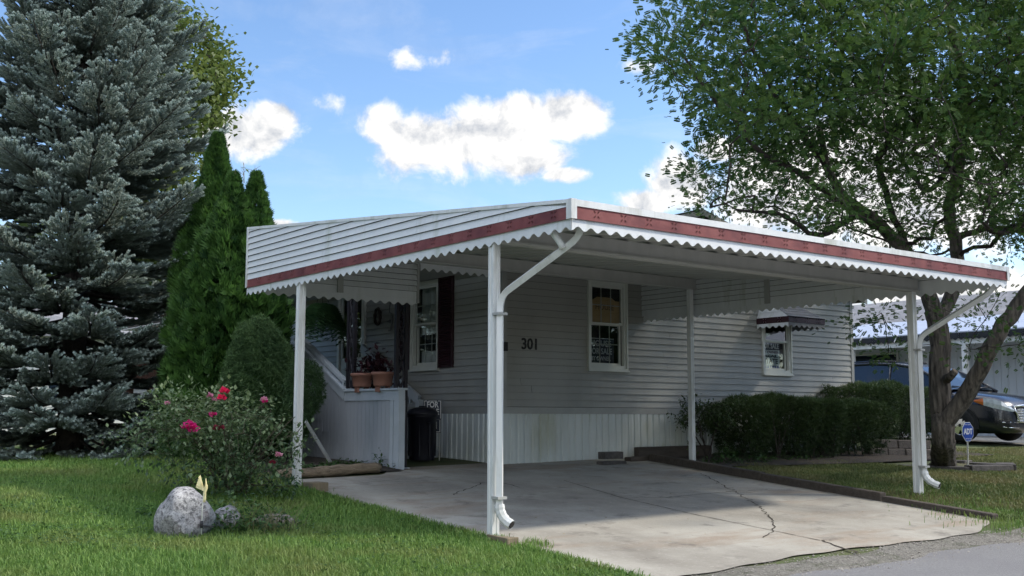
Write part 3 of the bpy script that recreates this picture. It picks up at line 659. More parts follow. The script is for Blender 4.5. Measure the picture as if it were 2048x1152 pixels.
# parapet panels of lap siding on both sides, seen from outside and inside; level below, sloping above
def wedge(tow_out, tow_in, name, y0, y1):
    mb = MB(); lap = .0715; z = ZT_; zmax = ztop(y1)-.02; th = .03
    inv = lambda z_: CY0 + (z_-1.648+.028)/(2.23-1.648)*(12.34-CY0)    # y at which the sloping top reaches z
    while z < zmax:
        zt = min(z+lap, zmax); ya, yb_ = max(y0, inv(z)), max(y0, inv(zt)); yb_ = min(yb_, y1)
        for tw, fl in ((tow_out, 0), (tow_in, 1)):
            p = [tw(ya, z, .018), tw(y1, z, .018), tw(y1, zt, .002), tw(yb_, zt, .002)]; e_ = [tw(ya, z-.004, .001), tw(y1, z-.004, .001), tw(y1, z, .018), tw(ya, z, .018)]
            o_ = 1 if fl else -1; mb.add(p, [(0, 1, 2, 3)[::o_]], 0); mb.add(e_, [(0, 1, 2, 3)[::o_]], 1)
        z = zt
    for tw in (tow_in,):                                             # inside of the lower part
        mb.add([tw(y0, ZR-.004, .004), tw(y1, ZR-.004, .004), tw(y1, ZT_, .004), tw(y0, ZT_, .004)], [(0, 1, 2, 3)])
    q = [tow_out(y0, ZR, -.004), tow_out(y1, ZR, -.004), tow_out(y1, ztop(y1)-.004, -.004), tow_out(y0, ztop(y0)-.004, -.004)]
    mb.prism(q, Vector(tow_in(y0, ZR, -.004))-Vector(q[0]), 0)
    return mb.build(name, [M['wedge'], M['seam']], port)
wedge(lambda y, z, n: (CX0-n, y, z), lambda y, z, n: (CX0+.03+n, y, z), 'side_panel', CY0, CY1)
wedge(lambda y, z, n: (CX1+n, y, z), lambda y, z, n: (CX1-.03-n, y, z), 'side_panel', CY0, CY1-.18)
mb = MB()   # rear panel left of the house, hanging to the same level
for k in range(9):
    z0, z1 = ZT_+k*.0715, min(ZT_+(k+1)*.0715, 2.16)
    if z0 > 2.15: break
    mb.add([(CX0+.03, HY-.050, z0), (7.64, HY-.050, z0), (7.64, HY-.031, z1), (CX0+.03, HY-.031, z1)], [(0, 1, 2, 3)]); mb.add([(CX0+.03, HY-.03, z0-.004), (7.64, HY-.03, z0-.004), (7.64, HY-.050, z0), (CX0+.03, HY-.050, z0)], [(0, 1, 2, 3)], 1)
mb.box((CX0+.03, HY-.029, ZR), (7.64, HY, 2.16)); mb.box((CX0+.03, HY-.036, ZR), (7.64, HY-.0295, ZT_-.001))
mb.build('rear_panel', [M['wedge'], M['seam']], port)
for p_, q_ in (((7.641, HY-.05, ZS-.01), (7.675, HY+.0, 2.17)), ((6.485, HY-.066, ZR), (6.565, HY-.0515, 2.05)), ((CX1-.070, 9.63, ZR), (CX1-.0495, 9.71, ztop(9.6)-.14))): mb = MB(); mb.box(p_, q_); mb.build('batten', M['trim'], port)
# caps and corner strips
for xx in (CX0, CX1):
    yy1 = CY1 if xx == CX0 else CY1-.18; mb = MB()
    mb.prism([(xx-.020, CY0, ztop(CY0)-.030), (xx-.020, yy1, ztop(yy1)-.030), (xx-.020, yy1, ztop(yy1)), (xx-.020, CY0, ztop(CY0))], (.045, 0, 0)); mb.build('cap_strip', M['white'], port)
mb = MB(); mb.box((CX0-.014, CY0-.022, ZT_+.004), (CX1+.014, CY0-.0001, ztop(CY0)+.001)); mb.box((CX0-.014, CY0+.0001, ztop(CY0)-.012), (CX1+.014, CY0+.03, ztop(CY0)-.0005)); mb.build('cap_strip', M['white'], port)
mb = MB(); mb.box((CX0-.024, CY1-.03, ZR), (CX0-.011, CY1+.004, ztop(CY1)-.002)); mb.build('corner_strip', M['white'], port)
mb = MB(); mb.box((CX0-.026, CY0-.028, ZR-.004), (CX0+.03, CY0-.0225, ztop(CY0)+.003)); mb.box((CX0-.026, CY0-.0224, ZR-.004), (CX0-.0205, CY0+.035, ztop(CY0)+.003)); mb.build('corner_strip', M['white'], port)
mb = MB(); mb.box((CX1-.02, CY0-.028, ZR-.004), (CX1+.024, CY0-.0225, ztop(CY0)+.003)); mb.box((CX1+.0185, CY0-.0224, ZR-.004), (CX1+.024, CY0+.035, ztop(CY0)+.003)); mb.build('corner_strip', M['white'], port)
mb = MB()   # maroon band with its leaf-shaped openings painted on
mb.box((CX0+.03, CY0-.014, ZR), (CX1-.02, CY0-.001, ZT_+.003)); mb.box((CX0+.03, CY0-.020, ZR-.003), (CX1-.02, CY0-.0145, ZR+.012))
x = CX0+.24
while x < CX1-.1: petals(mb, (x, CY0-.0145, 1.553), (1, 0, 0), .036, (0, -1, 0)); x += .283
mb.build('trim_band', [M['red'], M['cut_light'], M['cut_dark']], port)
mb = MB(); mb.box((CX0-.014, CY0+.035, ZR), (CX0-.001, CY1-.03, ZT_)); mb.box((CX0-.020, CY0+.035, ZR-.003), (CX0-.0145, CY1-.03, ZR+.012))
y = CY0+.20
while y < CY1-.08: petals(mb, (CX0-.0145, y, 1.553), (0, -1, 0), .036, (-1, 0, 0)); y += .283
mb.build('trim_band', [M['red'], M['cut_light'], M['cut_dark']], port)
for A_, B_, zt, zs_, nv in (((CX0-.004, CY0-.004, 0), (CX1+.004, CY0-.004, 0), ZR-.0035, ZS-.010, (0, 1, 0)), ((CX0-.004, CY0+.004, 0), (CX0-.004, CY1, 0), ZR-.0035, ZS-.012, (1, 0, 0)),
                            ((CX1+.004, CY0+.004, 0), (CX1+.004, CY1-.19, 0), ZR+.04, ZS-.012, (-1, 0, 0)), ((CX0+.032, HY-.034, 0), (7.64, HY-.034, 0), ZR-.001, ZS-.012, (0, 1, 0)), ((7.70, HY-.034, 0), (8.98, HY-.034, 0), 1.975, 1.905, (0, 1, 0))):
    mb = MB(); scallop_strip(A_, B_, zt, zs_, (.034 if zt < 1.9 else .04), .132, .006, nv, 0, mb); mb.build('scalloped_valance', M['wedge'], port)
mb = MB(); mb.box((CX0+.01, CY0+.03, 1.47), (CX1-.01, CY0+.12, ztop(CY0)-.06)); mb.build('gutter', M['white'], port)
# downspouts: outlet elbow, slanting run, elbow, run down the post, kicked-out shoe
def downspout(top, kn, px_, zbot, kick):
    kx, ky, kz = kn
    def bend(a, b, c, n=6):
        a, b, c = Vector(a), Vector(b), Vector(c); return [a.lerp(b, t).lerp(b.lerp(c, t), t) for t in [k/n for k in range(n+1)]]
    t0 = Vector(top); mid1 = t0 + Vector((0, 0, -.10)); k1 = Vector(kn); dirv = (k1-mid1).normalized()
    run = bend(t0, mid1, mid1+dirv*.14) + bend(k1-dirv*.10, k1, k1+Vector((0, 0, -.12))) + [Vector((kx, ky, zbot+.16))]
    mb = MB(); mb.tube(run, .036, 4, sm=False); d = mb.build('downspout', M['white'], port)
    d.data.polygons.foreach_set('use_smooth', [False]*len(d.data.polygons))
    pts = bend((kx, ky, zbot+.16), (kx, ky, zbot+.05), (kx+kick[0], ky+kick[1], zbot-.0), 8)
    mb = MB(); mb.tube(pts, [.039+.004*(k % 2) for k in range(len(pts))], 8, sm=False, cap=False); mb.build('shoe', M['white'], d)
    mb = MB(); mb.tube(pts[-2:], .030, 8, sm=False); mb.build('shoe_mouth', M['black'], d)
    for z in (kz-.16, zbot+.20): mb = MB(); mb.box((kx-.046, ky-.042, z), (kx+.046, ky+.05, z+.022)); mb.build('strap', M['trim'], d)
downspout((5.60, 6.46, 1.50), (5.475, 7.352, .99), 0, -.87, (.035, -.12))
downspout((11.60, 6.46, 1.50), (11.505, 7.350, .92), 0, -.77, (.04, -.16))
mb = MB(); mb.tube([(5.47, 6.68, 1.50), (5.48, 6.68, 1.45), (5.50, 6.66, 1.41), (5.53, 6.64, 1.36), (5.545, 6.62, 1.31)], .030, 8); mb.build('outlet_elbow', M['white'], port)

# ------------------------------------------------------------------ porch
PXo = 7.41
porch = thing('porch_steps', 'grey-blue boarded porch with steps and sloping handrails beside the mobile home', 'porch', (PXo, 12.06, -.69))
mb = MB(); mb.prism([(PXo, 12.07, -.72), (PXo, 12.07, .30), (PXo, 13.45, .30), (PXo, 14.8, .97), (PXo, 17.5, .97), (PXo, 17.5, -.72)], (.05, 0, 0))
for k in range(40):                                            # shadow grooves of the boards, as thin raised edges
    y = 12.2+k*.102
    if y > 16.2: break
    zt = .2 if y < 13.5 else min(.9, .2+(y-13.5)*.5); mb.box((PXo-.003, y, -.7), (PXo+.0, y+.012+.08, zt))
mb.build('side_panel', M['panel'], porch)
mb = MB(); mb.box((PXo-.022, 12.05, .20), (PXo+.07, 13.47, .325)); mb.box((PXo-.05, 12.04, .326), (PXo+.10, 13.46, .352))
mb.beam((PXo+.01, 13.46, .27), (PXo+.01, 14.8, .94), .075, .12); mb.beam((PXo+.01, 13.44, .345), (PXo+.01, 14.8, 1.022), .13, .03)
mb.box((PXo-.02, 12.045, -.72), (PXo+.07, 12.17, .199)); mb.box((PXo-.018, 12.19, -.72), (PXo-.0035, 12.27, .199)); mb.box((PXo-.02, 14.8, .85), (PXo+.07, 17.5, 1.02))
mb.build('trim_board', M['panel_trim'], porch)
mb = MB(); mb.beam((PXo+.02, 13.50, .46), (PXo+.02, 14.85, 1.13), .07, .045)
for y in (13.56, 14.1, 14.7): mb.box((PXo+.0, y-.02, .36+(y-13.46)*.5), (PXo+.04, y+.02, .44+(y-13.5)*.5))
mb.build('handrail', M['panel_trim'], porch)
mb = MB(); mb.beam((HX-.13, 13.98, .235), (HX-.13, 15.7, 1.09), .05, .13); mb.box((HX-.18, 13.90, -.62), (HX-.08, 14.0, .24))
for k in range(8):
    y = 14.2+k*.19; mb.box((HX-.15, y-.015, .05+(y-13.9)*.45), (HX-.12, y+.015, .24+(y-14.0)*.5))
mb.build('handrail', M['panel_trim'], porch)
mb = MB()
for k in range(5):
    y = 13.55+k*.28; z = -.66+.17*(k+1); mb.box((PXo+.06, y, z-.17), (HX-.06, y+.28, z-.03)); mb.box((PXo+.055, y-.03, z-.029), (HX-.055, y+.285, z))
mb.box((PXo+.06, 14.95, -.65), (HX-.03, 17.5, .12)); mb.build('step', M['panel'], porch)
mb = MB()   # stepped stringer outline showing on the side panel
for k in range(5):
    y, z = 14.55-k*.22, .10-k*.16; mb.box((PXo-.010, y-.22, z-.006), (PXo-.0035, y, z+.006)); mb.box((PXo-.010, y-.226, z-.16), (PXo-.0035, y-.214, z-.0065))
mb.build('stringer', M['panel'], porch)
awp = thing('porch_awning', 'flat white metal awning over the porch behind the carport', 'awning', (8.0, 14, 1.95))
mb = MB(); mb.box((7.3, 12.15, 1.96), (HX-.33, 17.6, 2.0))  # hidden awning, its back end lengthened to darken the porch
mb.box((7.3, 17.59, 1.86), (HX-.33, 17.62, 2.01)); mb.box((7.28, 12.15, 1.86), (7.31, 17.58, 2.01)); mb.build('roof', M['trim'], awp)
def iron_post(x, y, zb_, zt, label, along=(0, 1), hw=.095):
    p = thing('iron_post', label, 'post', (x, y, zb_), 'dark ornamental iron posts of the porch'); A = Vector((along[0], along[1], 0)); c0 = Vector((x, y, 0))
    mb = MB()
    for sg in (-1, 1):
        c_ = c0+A*sg*hw; mb.box((c_.x-.022, c_.y-.022, zb_+.012), (c_.x+.022, c_.y+.022, zt))
    mb.beam(c0-A*(hw-.017)+Vector((0, 0, zt-.02)), c0+A*(hw-.017)+Vector((0, 0, zt-.02)), .022, .03); mb.build('bar', M['iron'], p)
    mb = MB(); mb.box((x-.05-abs(A.x)*.07, y-.05-abs(A.y)*.07, zb_), (x+.05+abs(A.x)*.07, y+.05+abs(A.y)*.07, zb_+.012)); mb.build('base_plate', M['panel_trim'], p)
    mb = MB(); pts = [c0 + A*.045*math.sin((zb_+.03+q*.02)*9) + Vector((0, 0, zb_+.03+q*.02)) for q in range(int((zt-zb_-.06)/.02))]
    mb.tube(pts, .016, 5); mb.tube([c0*2+Vector((0, 0, 2*p.z))-p-Vector((0, 0, 0)) if False else Vector((2*c0.x-p.x, 2*c0.y-p.y, p.z)) for p in pts], .016, 5); k_ = Vector((-A.y, A.x, 0))*.008
    for q in range(3, len(pts)-3, 4):
        for sg in (-1, 1):
            e = A*sg*.06+Vector((0, 0, .035)); c_ = pts[q]; w_ = Vector((0, 0, .022))-A*.004
            mb.add([c_, c_+e*.5+k_+w_, c_+e, c_+e*.5+k_-w_, c_+e*.5-k_], [(0, 1, 2, 3), (0, 4, 1), (1, 4, 2), (2, 4, 3), (3, 4, 0)])
    mb.build('leaf_scroll', M['iron'], p); return p
iron_post(7.505, 12.20, gz(7.5, 12.1)+.02, 2.02, 'dark iron post standing on the concrete beside the bin', (1, 0), .070)
iron_post(PXo+.02, 13.36, .353, 1.96, 'dark iron post rising from the porch ledge behind the flower pots', (0, 1), .085)

def planter(y, label):
    p = thing('planter', label, 'planter', (PXo+.02, y, .352), 'terracotta planters straddling the porch ledge')
    mb = MB(); c = (PXo+.02, y, .352)
    mb.lathe([(.0, .03), (.115, .03), (.120, .05), (.135, .17), (.15, .172), (.155, .18), (.158, .205), (.150, .212), (.142, .205), (.130, .19), (.02, .185)], c, 28); mb.build('pot', M['terracotta'], p)
    for sg in (-1, 1): mb = MB(); mb.box((c[0]+sg*.072-.014, y-.05, .352-.045), (c[0]+sg*.072+.014, y+.05, .352+.06)); mb.build('bracket_foot', M['terracotta'], p, bevel=.006)
    mb = MB(); mb.lathe([(0, .186), (.128, .189)], c, 20); mb.build('soil', M['soil'], p); return p
planter(13.06, 'terracotta planter on the porch ledge nearer the dark iron post'); planter(12.52, 'terracotta planter on the porch ledge nearer the open end')

# bin, for-sale sign, leaning strip
bx, by = 8.32, 12.95; bz = gz(bx, by)+.025
bn = thing('trash_bin', 'black lidded rubbish bin standing below the porch steps', 'bin', (bx, by, bz))
mb = MB(); mb.lathe([(.0, .0), (.165, 0), (.17, .02), (.195, .58), (.205, .585), (.205, .62), (.19, .62)], (bx, by, bz), 32)
for k in range(8):
    a = k*math.pi/4; mb.box((bx+.182*math.cos(a)-.008, by+.182*math.sin(a)-.008, bz+.06), (bx+.180*math.cos(a)+.012, by+.180*math.sin(a)+.012, bz+.5))
mb.build('body', M['bin'], bn)
mb = MB(); mb.lathe([(.212, .61), (.217, .62), (.215, .65), (.18, .69), (.10, .715), (.04, .72), (0, .72)], (bx, by, bz), 32); mb.box((bx-.02, by-.06, bz+.721), (bx+.02, by+.06, bz+.738)); mb.build('lid', M['bin'], bn)
for sg in (-1, 1): mb = MB(); mb.tube([(bx-.05, by+sg*.195, bz+.50), (bx-.05, by+sg*.235, bz+.51), (bx+.05, by+sg*.235, bz+.51), (bx+.05, by+sg*.195, bz+.50)], .011, 6); mb.build('handle', M['bin'], bn)
SGc = Vector((8.60, 13.12, 0)); sx_ = Vector((.86, -.51, 0)).normalized(); sn_ = Vector((-.51, -.86, 0)).normalized()
sg_ = thing('for_sale_sign', 'black and white FOR SALE yard sign leaning behind the bin', 'sign', (SGc.x, SGc.y, gz(SGc.x, SGc.y)))
lean = lambda u, z, n: SGc + sx_*u + sn_*(n-(z+.63)*.10) + Vector((0, 0, z))
def lq(mb, y0, y1, z0, z1, n0, n1): mb.prism([lean(y0, z0, n0), lean(y1, z0, n0), lean(y1, z1, n0), lean(y0, z1, n0)], sn_*(n1-n0))
mb = MB(); lq(mb, -.125, .125, -.045, .225, 0, .010); mb.build('board', M['navysign'], sg_)
mb = MB(); lq(mb, -.12, .12, -.235, -.047, 0, .008); mb.build('rider', M['navysign'], sg_)
for q in ((-.117, -.075, .205, .214), (-.06, .06, .205, .214), (.075, .117, .205, .214), (-.117, -.108, -.035, .204), (.108, .117, -.035, .204), (-.11, -.10, -.225, -.055), (.10, .11, -.225, -.055), (-.098, .098, -.225, -.216), (-.06, .06, -.18, -.08)):
    mb = MB(); lq(mb, *q, .0103 if q[2] > -.05 else .0083, .012 if q[2] > -.05 else .010); mb.build('border', M['text_white'], sg_)
for t, z, wd in (('FOR', .155, .165), ('SALE', .055, .185)): text(t, .115, lean(0, z, .0112), sx_, Vector((0, 0, 1))-sn_*.10, M['text_white'], 'lettering', sg_, .001, .003, wd)
for y in (-.10, .10): mb = MB(); mb.beam(lean(y, -.66, -.01), lean(y, .20, -.01), .012, .012); mb.build('leg', M['rod'], sg_)
mb = MB(); mb.beam(lean(-.094, -.42, -.01), lean(.094, -.42, -.01), .010, .010); mb.build('crossbar', M['rod'], sg_)
mb = MB(); b = hit(661, 928); b.z += .02; a = at(611, 842, math.hypot(b.x, b.y)-.45); mb.beam(a, b, .055, .02, up=(.6, -.8, .2)); tag(mb.build('wooden_strip', M['white'], loc=b), 'narrow white board leaning against the porch side', 'board')
# wall ornaments
mb = MB(); c = Vector((HX-.045, 15.36, 1.575)); mb.tube([(c.x, c.y+.085*math.cos(a*math.pi/12), c.z+.125*math.sin(a*math.pi/12)) for a in range(25)], [.024+.005*math.sin(a*2.1) for a in range(25)], 7); tag(mb.build('wreath', M['twig'], loc=c), 'small dark twig wreath hanging on the wall by the door', 'wreath')
mo = thing('moon_ornament', 'pale crescent moon face hanging on the wall beside the wreath', 'ornament', (HX-.03, 15.0, 1.50))
mb = MB(); pts = []
for k in range(17):
    a = R(-105+k*210/16); pts.append((HX-.03, 15.0-.12*math.cos(a)*.8, 1.47+.15*math.sin(a)))
inn = [(HX-.03, 15.0-.12*(math.cos(a)*.34)-.012, 1.47+.135*math.sin(a)) for a in [R(100-k*200/16) for k in range(17)]]
n = len(pts)
for k in range(16): mb.prism([pts[k], pts[k+1], inn[15-k], inn[16-k]], (-.02, 0, 0))
mb.prism([(HX-.031, 14.965, 1.50), (HX-.031, 15.045, 1.47), (HX-.031, 14.965, 1.45)], (-.03, 0, 0)); mb.build('face', mat('weathered_metal', (.16, .17, .17), (.09, .09, .1), 12, .5), mo)
mb = MB(); mb.tube([(HX-.03, 15.03, 1.60), (HX-.03, 15.0, 1.78)], .006, 5); mb.build('hanger', M['iron'], mo)
ht = thing('heart_ornament', 'dark heart hanging on a cord in front of the storm door', 'ornament', (HX-.09, 16.05, 1.62))
mb = MB(); pts = []
for k in range(28):
    t = 2*math.pi*k/28; pts.append((HX-.09, 16.05+.0065*16*math.sin(t)**3, 1.62+.0065*(13*math.cos(t)-5*math.cos(2*t)-2*math.cos(3*t)-math.cos(4*t))))
mb.prism(pts, (-.025, 0, 0)); mb.build('heart', M['maroon'], ht)
mb = MB(); mb.tube([(HX-.10, 16.05, 1.68), (HX-.10, 16.05, 1.95)], .004, 5); mb.build('cord', M['black'], ht)

# ------------------------------------------------------------------ small things on the ground
def rock(name, c, r, m, label, seed, cat='rock', amp=.22, cuts=()):
    rd = np.random.default_rng(seed)
    import bmesh
    bm = bmesh.new(); bmesh.ops.create_icosphere(bm, subdivisions=5, radius=1)
    P = np.array([v.co[:] for v in bm.verts]); F_ = [[v.index for v in f.verts] for f in bm.faces]; bm.free()
    D = P.copy()
    for s_, a in ((1.3, amp), (2.6, amp*.45), (5.5, amp*.2), (12, amp*.08)):
        k = rd.normal(size=(6, 3))*s_; ph = rd.uniform(0, 6.28, 6); D = D*(1 + a*np.sin(P@k.T+ph).mean(1)[:, None]*1.6)
    for nrm, d in cuts:                                         # broken flat faces
        nrm = np.array(nrm, float); nrm /= np.linalg.norm(nrm); t = D@nrm - d; D = D - np.where(t > 0, t*.75, 0)[:, None]*nrm
    V = D*np.array(r) + np.array(c)
    return tag(npmesh(name, V, F_, m, None, None, c, True), label, cat)
b = hit(372, 1088)
rock('boulder', (b.x+.06, b.y+.18, gz(b.x, b.y+.2)+.11), (.23, .21, .24), M['granite'], 'large speckled grey granite boulder on the lawn in front of the rose bush', 4, 'boulder', .19,
     [((-.30, -.9, .30), .84), ((-.75, -.45, -.35), .74), ((-.45, -.6, -.75), .78), ((.75, -.2, .6), .88)])
b = hit(468, 1072); rock('rock', (b.x, b.y+.12, gz(b.x, b.y)+.07), (.10, .12, .13), M['granite'], 'small grey rock half hidden by weeds against the boulder', 9)
b = hit(553, 1062); rock('rock', (b.x, b.y+.1, gz(b.x, b.y)+.04), (.16, .13, .09), M['brownrock'], 'low brown rock in the weeds between the boulder and the carport post', 12)
# garden stake with a bird ornament
b = hit(402, 1090); zt = b.z
sk = thing('garden_stake', 'thin garden stake topped by a yellow hummingbird ornament in front of the boulder', 'garden stake', b)
mb = MB(); mb.tube([b+Vector((0, 0, -.05)), b+Vector((.0, 0, .26)), b+Vector((.01, .0, .40))], .0045, 6); mb.build('rod', M['rod'], sk)
mb = MB(); mb.tube([b+Vector((0, 0, .12)), b+Vector((0, 0, .17))], .011, 8); mb.beam(b+Vector((0, 0, .135)), b+Vector((.075, -.05, .13)), .03, .008); mb.build('solar_collar', M['black'], sk)
mb = MB(); e = b+Vector((.01, 0, .30)); mb.tube([e, e+Vector((.004, 0, .02)), e+Vector((.004, 0, .07)), e+Vector((.010, -.004, .10)), e+Vector((.012, -.006, .118)), e+Vector((.010, -.006, .128)), e+Vector((.008, -.004, .17))], [.010, .012, .011, .014, .011, .007, .002], 10); mb.build('bird_body', M['cream'], sk)
mb = MB(); q = e+Vector((.004, 0, .075))
for k in range(5):
    d0 = Vector((-.055+.004*k, .030, .030+.018*k)); d1 = Vector((-.052+.007*k, .030, .046+.018*k)); mb.prism([q, q+d0, q+d1], (.002, .003, 0))
mb.build('wing', M['cream'], sk)
# timbers and blocks round the slab
def timber(a, b, wd, h, label, name='kerb_timber', m='timber', grp='timbers edging the slab and bed', z=None, bevel=.012):
    a = Vector((a[0], a[1], 0)); b = Vector((b[0], b[1], 0)); a.z = gz(a.x, a.y)+h/2+(z or 0); b.z = gz(b.x, b.y)+h/2+(z or 0); mb = MB(); n = 10; pr = None
    for k in range(n):
        p, q = a.lerp(b, k/n), a.lerp(b, (k+1)/n)
    mb.beam(a, b, wd, h); o = mb.build(name, M[m], loc=(a+b)/2, bevel=bevel); return tag(o, label, 'timber', grp)
timber((11.37, 11.62), (10.97, 9.25), .10, .115, 'long dark kerb timber between the slab and the lawn, nearest the house')
timber((10.955, 9.22), (10.70, 7.35), .10, .105, 'dark kerb timber along the slab between two others')
timber((10.69, 7.32), (10.50, 5.95), .10, .075, 'sunken kerb timber at the street end of its row')
timber((11.28, 11.84), (12.75, 11.80), .10, .16, 'dark upper timber along the bed below the skirting', z=.03)
timber((10.98, 11.70), (11.36, 11.72), .14, .07, 'short dark timber end at the corner of the slab')
for px, py, wd, h, z, lab in ((1238, 928, .36, .10, .045, 'dark brick block on top of another at the foot of the skirting'), (1240, 933, .44, .045, 0, 'flat dark brick under another block at the foot of the skirting')):
    b = hit(px, py); mb = MB(); zz = gz(b.x, b.y)+.02+z; mb.box((b.x-wd/2, b.y+.1, zz), (b.x+wd/2, b.y+.24, zz+h)); tag(mb.build('brick_block', M['slab'], loc=(b.x, b.y, zz), bevel=.008), lab, 'block')
b = Vector((5.60, 10.78, gz(5.6, 10.78))); mb = MB(); mb.box((b.x-.10, b.y-.11, b.z-.05), (b.x+.09, b.y+.11, b.z+.10)); tag(mb.build('wood_block', M['woodblock'], loc=b, bevel=.008), 'cut wooden block at the foot of the post by the rose bush', 'wood block')
b = hit(1017, 1097); b = Vector((b.x, b.y+.06, gz(b.x, b.y))); mb = MB()
rd = random.Random(3); vs = []
for (x, y) in ((-.06, -.13), (.06, -.12), (.07, .14), (-.05, .15)): vs += [(b.x+x, b.y+y, b.z-.05), (b.x+x+rd.uniform(-.01, .01), b.y+y, b.z+.09+rd.uniform(-.02, .012))]
mb.add(vs, [(1, 3, 5, 7), (0, 2, 3, 1), (2, 4, 5, 3), (4, 6, 7, 5), (6, 0, 1, 7)]); tag(mb.build('wood_block', M['woodblock'], loc=b, bevel=.008), 'chipped wooden block beside the front downspout post', 'wood block')
# driftwood log
P0, P1_ = hit(556, 962), hit(757, 948); mb = MB(); n = 16; pts = []; rad = []
rd = random.Random(8)
for k in range(n+1):
    p = P0.lerp(P1_, k/n); p.z = gz(p.x, p.y)+.075+rd.uniform(-.008, .008); pts.append(p+Vector((0, rd.uniform(-.012, .012), 0))); rad.append((.068-.02*abs(k/n-.55))*rd.uniform(.88, 1.12))
mb.tube(pts, rad, 9); tag(mb.build('log', M['log'], loc=P0), 'weathered driftwood log lying across the corner of the slab', 'log')
# retaining blocks
def block(x, y, z, w_, h, rz, lab):
    mb = MB(); rd = random.Random(int(x*977+z*31)); vs = []
    for (sx, sy) in ((-1, -1), (1, -1), (1, 1), (-1, 1)):
        px_ = x + (sx*w_/2)*math.cos(rz) - (sy*.11)*math.sin(rz); py_ = y + (sx*w_/2)*math.sin(rz) + (sy*.11)*math.cos(rz)
        for zz in (z, z+h): vs.append((px_+rd.uniform(-.01, .01), py_+rd.uniform(-.012, .012), zz))
    mb.add(vs, [(1, 3, 5, 7), (6, 4, 2, 0), (0, 2, 3, 1), (2, 4, 5, 3), (4, 6, 7, 5), (6, 0, 1, 7)]); return tag(mb.build('retaining_block', M['paver'], loc=(x, y, z), bevel=.012), lab, 'block', 'brown retaining blocks between hedge and tree')
bb0 = hit(1752, 912); dirn = Vector((.93, -.36, 0)).normalized(); rzb = math.atan2(dirn.y, dirn.x)
for k, lb in enumerate(('at the hedge end of the lower course', 'second from the hedge in the lower course', 'in the middle of the lower course', 'beside the downspout in the lower course', 'nearest the tree trunk in the lower course')):
    p = bb0 + dirn*.335*k; block(p.x, p.y, gz(p.x, p.y)-.02, .325, .15, rzb, 'brown retaining block, '+lb)
for k, lb in enumerate(('upper course, nearest the hedge', 'upper course, middle one', 'upper course, nearest the tree trunk')):
    p = bb0 + dirn*(.335*k+.22) + Vector((.03, .05, 0)); block(p.x, p.y, gz(p.x, p.y)+.132, .315, .14, rzb, 'brown retaining block, '+lb)
# ring of slabs round the tree
TX, TY = 15.95, 9.86; TZ = gz(TX, TY)
names = ('facing the hedge', 'facing the blue sign', 'on the far side toward the minivan', 'nearest the neighbouring driveway', 'facing the street', 'in front of the trunk', 'nearest the downspout', 'nearest the kerb timbers')
for k in range(8):
    a0, a1 = R(k*45+6), R(k*45+49); r0, r1 = .78, 1.06; mb = MB(); rd = random.Random(k)
    zz = TZ-.05; q = lambda r, a: (TX+r*math.cos(a)*.98, TY+r*math.sin(a)*1.05)
    j = rd.uniform(-.03, .03)
    mb.prism([q(r0, a0)+(zz+j*.4,), q(r1+j, a0)+(zz+j*.4,), q(r1-j, a1)+(zz+j*.4,), q(r0, a1)+(zz+j*.4,)], (0, 0, .085+j*.5))
    tag(mb.build('edging_slab', M['slab'], loc=(TX, TY, TZ), bevel=.012), 'dark stone slab of the tree ring '+names[(k+2) % 8], 'edging stone', 'dark slabs ringing the honeylocust tree')
# security sign
b = hit(1936, 935); sgn = thing('security_sign', 'blue octagonal security sign on a thin stake beside the tree trunk', 'sign', b)
mb = MB(); mb.beam(b+Vector((0, 0, -.05)), b+Vector((.02, 0, .50)), .022, .012); mb.build('stake', M['rod'], sgn)
sc = b+Vector((.02, -.012, .545)); xd = Vector((.95, -.31, 0)).normalized(); ud = Vector((0, 0, 1)); nd = xd.cross(ud)
oc = lambda r, o: [sc + xd*r*.84*math.cos(R(22.5+45*k)) + ud*r*1.18*math.sin(R(22.5+45*k)) + nd*o for k in range(8)]
mb = MB(); mb.prism(oc(.135, -.006), nd*.006); mb.build('border', M['text_white'], sgn)
mb = MB(); mb.prism(oc(.126, .0005), nd*.003); mb.build('face', M['blue'], sgn)
text('ADT', .12, sc+nd*.005, xd, ud, M['text_white'], 'lettering', sgn, .001, .004, .165)
text('SECURITY SERVICES', .022, sc+nd*.005+ud*.108, xd, ud, M['text_white'], 'lettering', sgn, .0005, 0, .11)
text('1 800 ADT ASAP', .022, sc+nd*.005-ud*.108, xd, ud, M['text_white'], 'lettering', sgn, .0005, 0, .11)

# ------------------------------------------------------------------ vegetation
M['grass'] = leafmat('grass_blade', (.055, .15, .03), (.21, .34, .08), .4, .5, .3, (.25, .25, .09), 1.1, .55)
M['drygrass'] = leafmat('thin_grass_blade', (.055, .105, .026), (.20, .22, .085), .35, .6, .3, (.24, .20, .10), .8, .6)
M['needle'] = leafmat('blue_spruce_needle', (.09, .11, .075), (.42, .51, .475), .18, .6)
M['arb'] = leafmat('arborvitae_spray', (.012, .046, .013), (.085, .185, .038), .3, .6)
M['arbtip'] = leafmat('bleached_arborvitae_tip', (.25, .22, .15), (.36, .33, .24), .2, .7)
M['globe'] = leafmat('dwarf_conifer_needle', (.024, .062, .027), (.095, .17, .06), .15, .6)
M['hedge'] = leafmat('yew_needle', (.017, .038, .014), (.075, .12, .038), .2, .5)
M['rose'] = leafmat('rose_leaf', (.04, .095, .042), (.22, .29, .13), .35, .4, .5)
M['locust'] = leafmat('honeylocust_leaflet', (.034, .092, .026), (.115, .185, .042), .5, .5)
M['maple'] = leafmat('broad_leaf', (.06, .105, .026), (.16, .205, .052), .42, .5)
M['farleaf'] = leafmat('far_foliage', (.03, .055, .02), (.08, .12, .035), .2, .6)
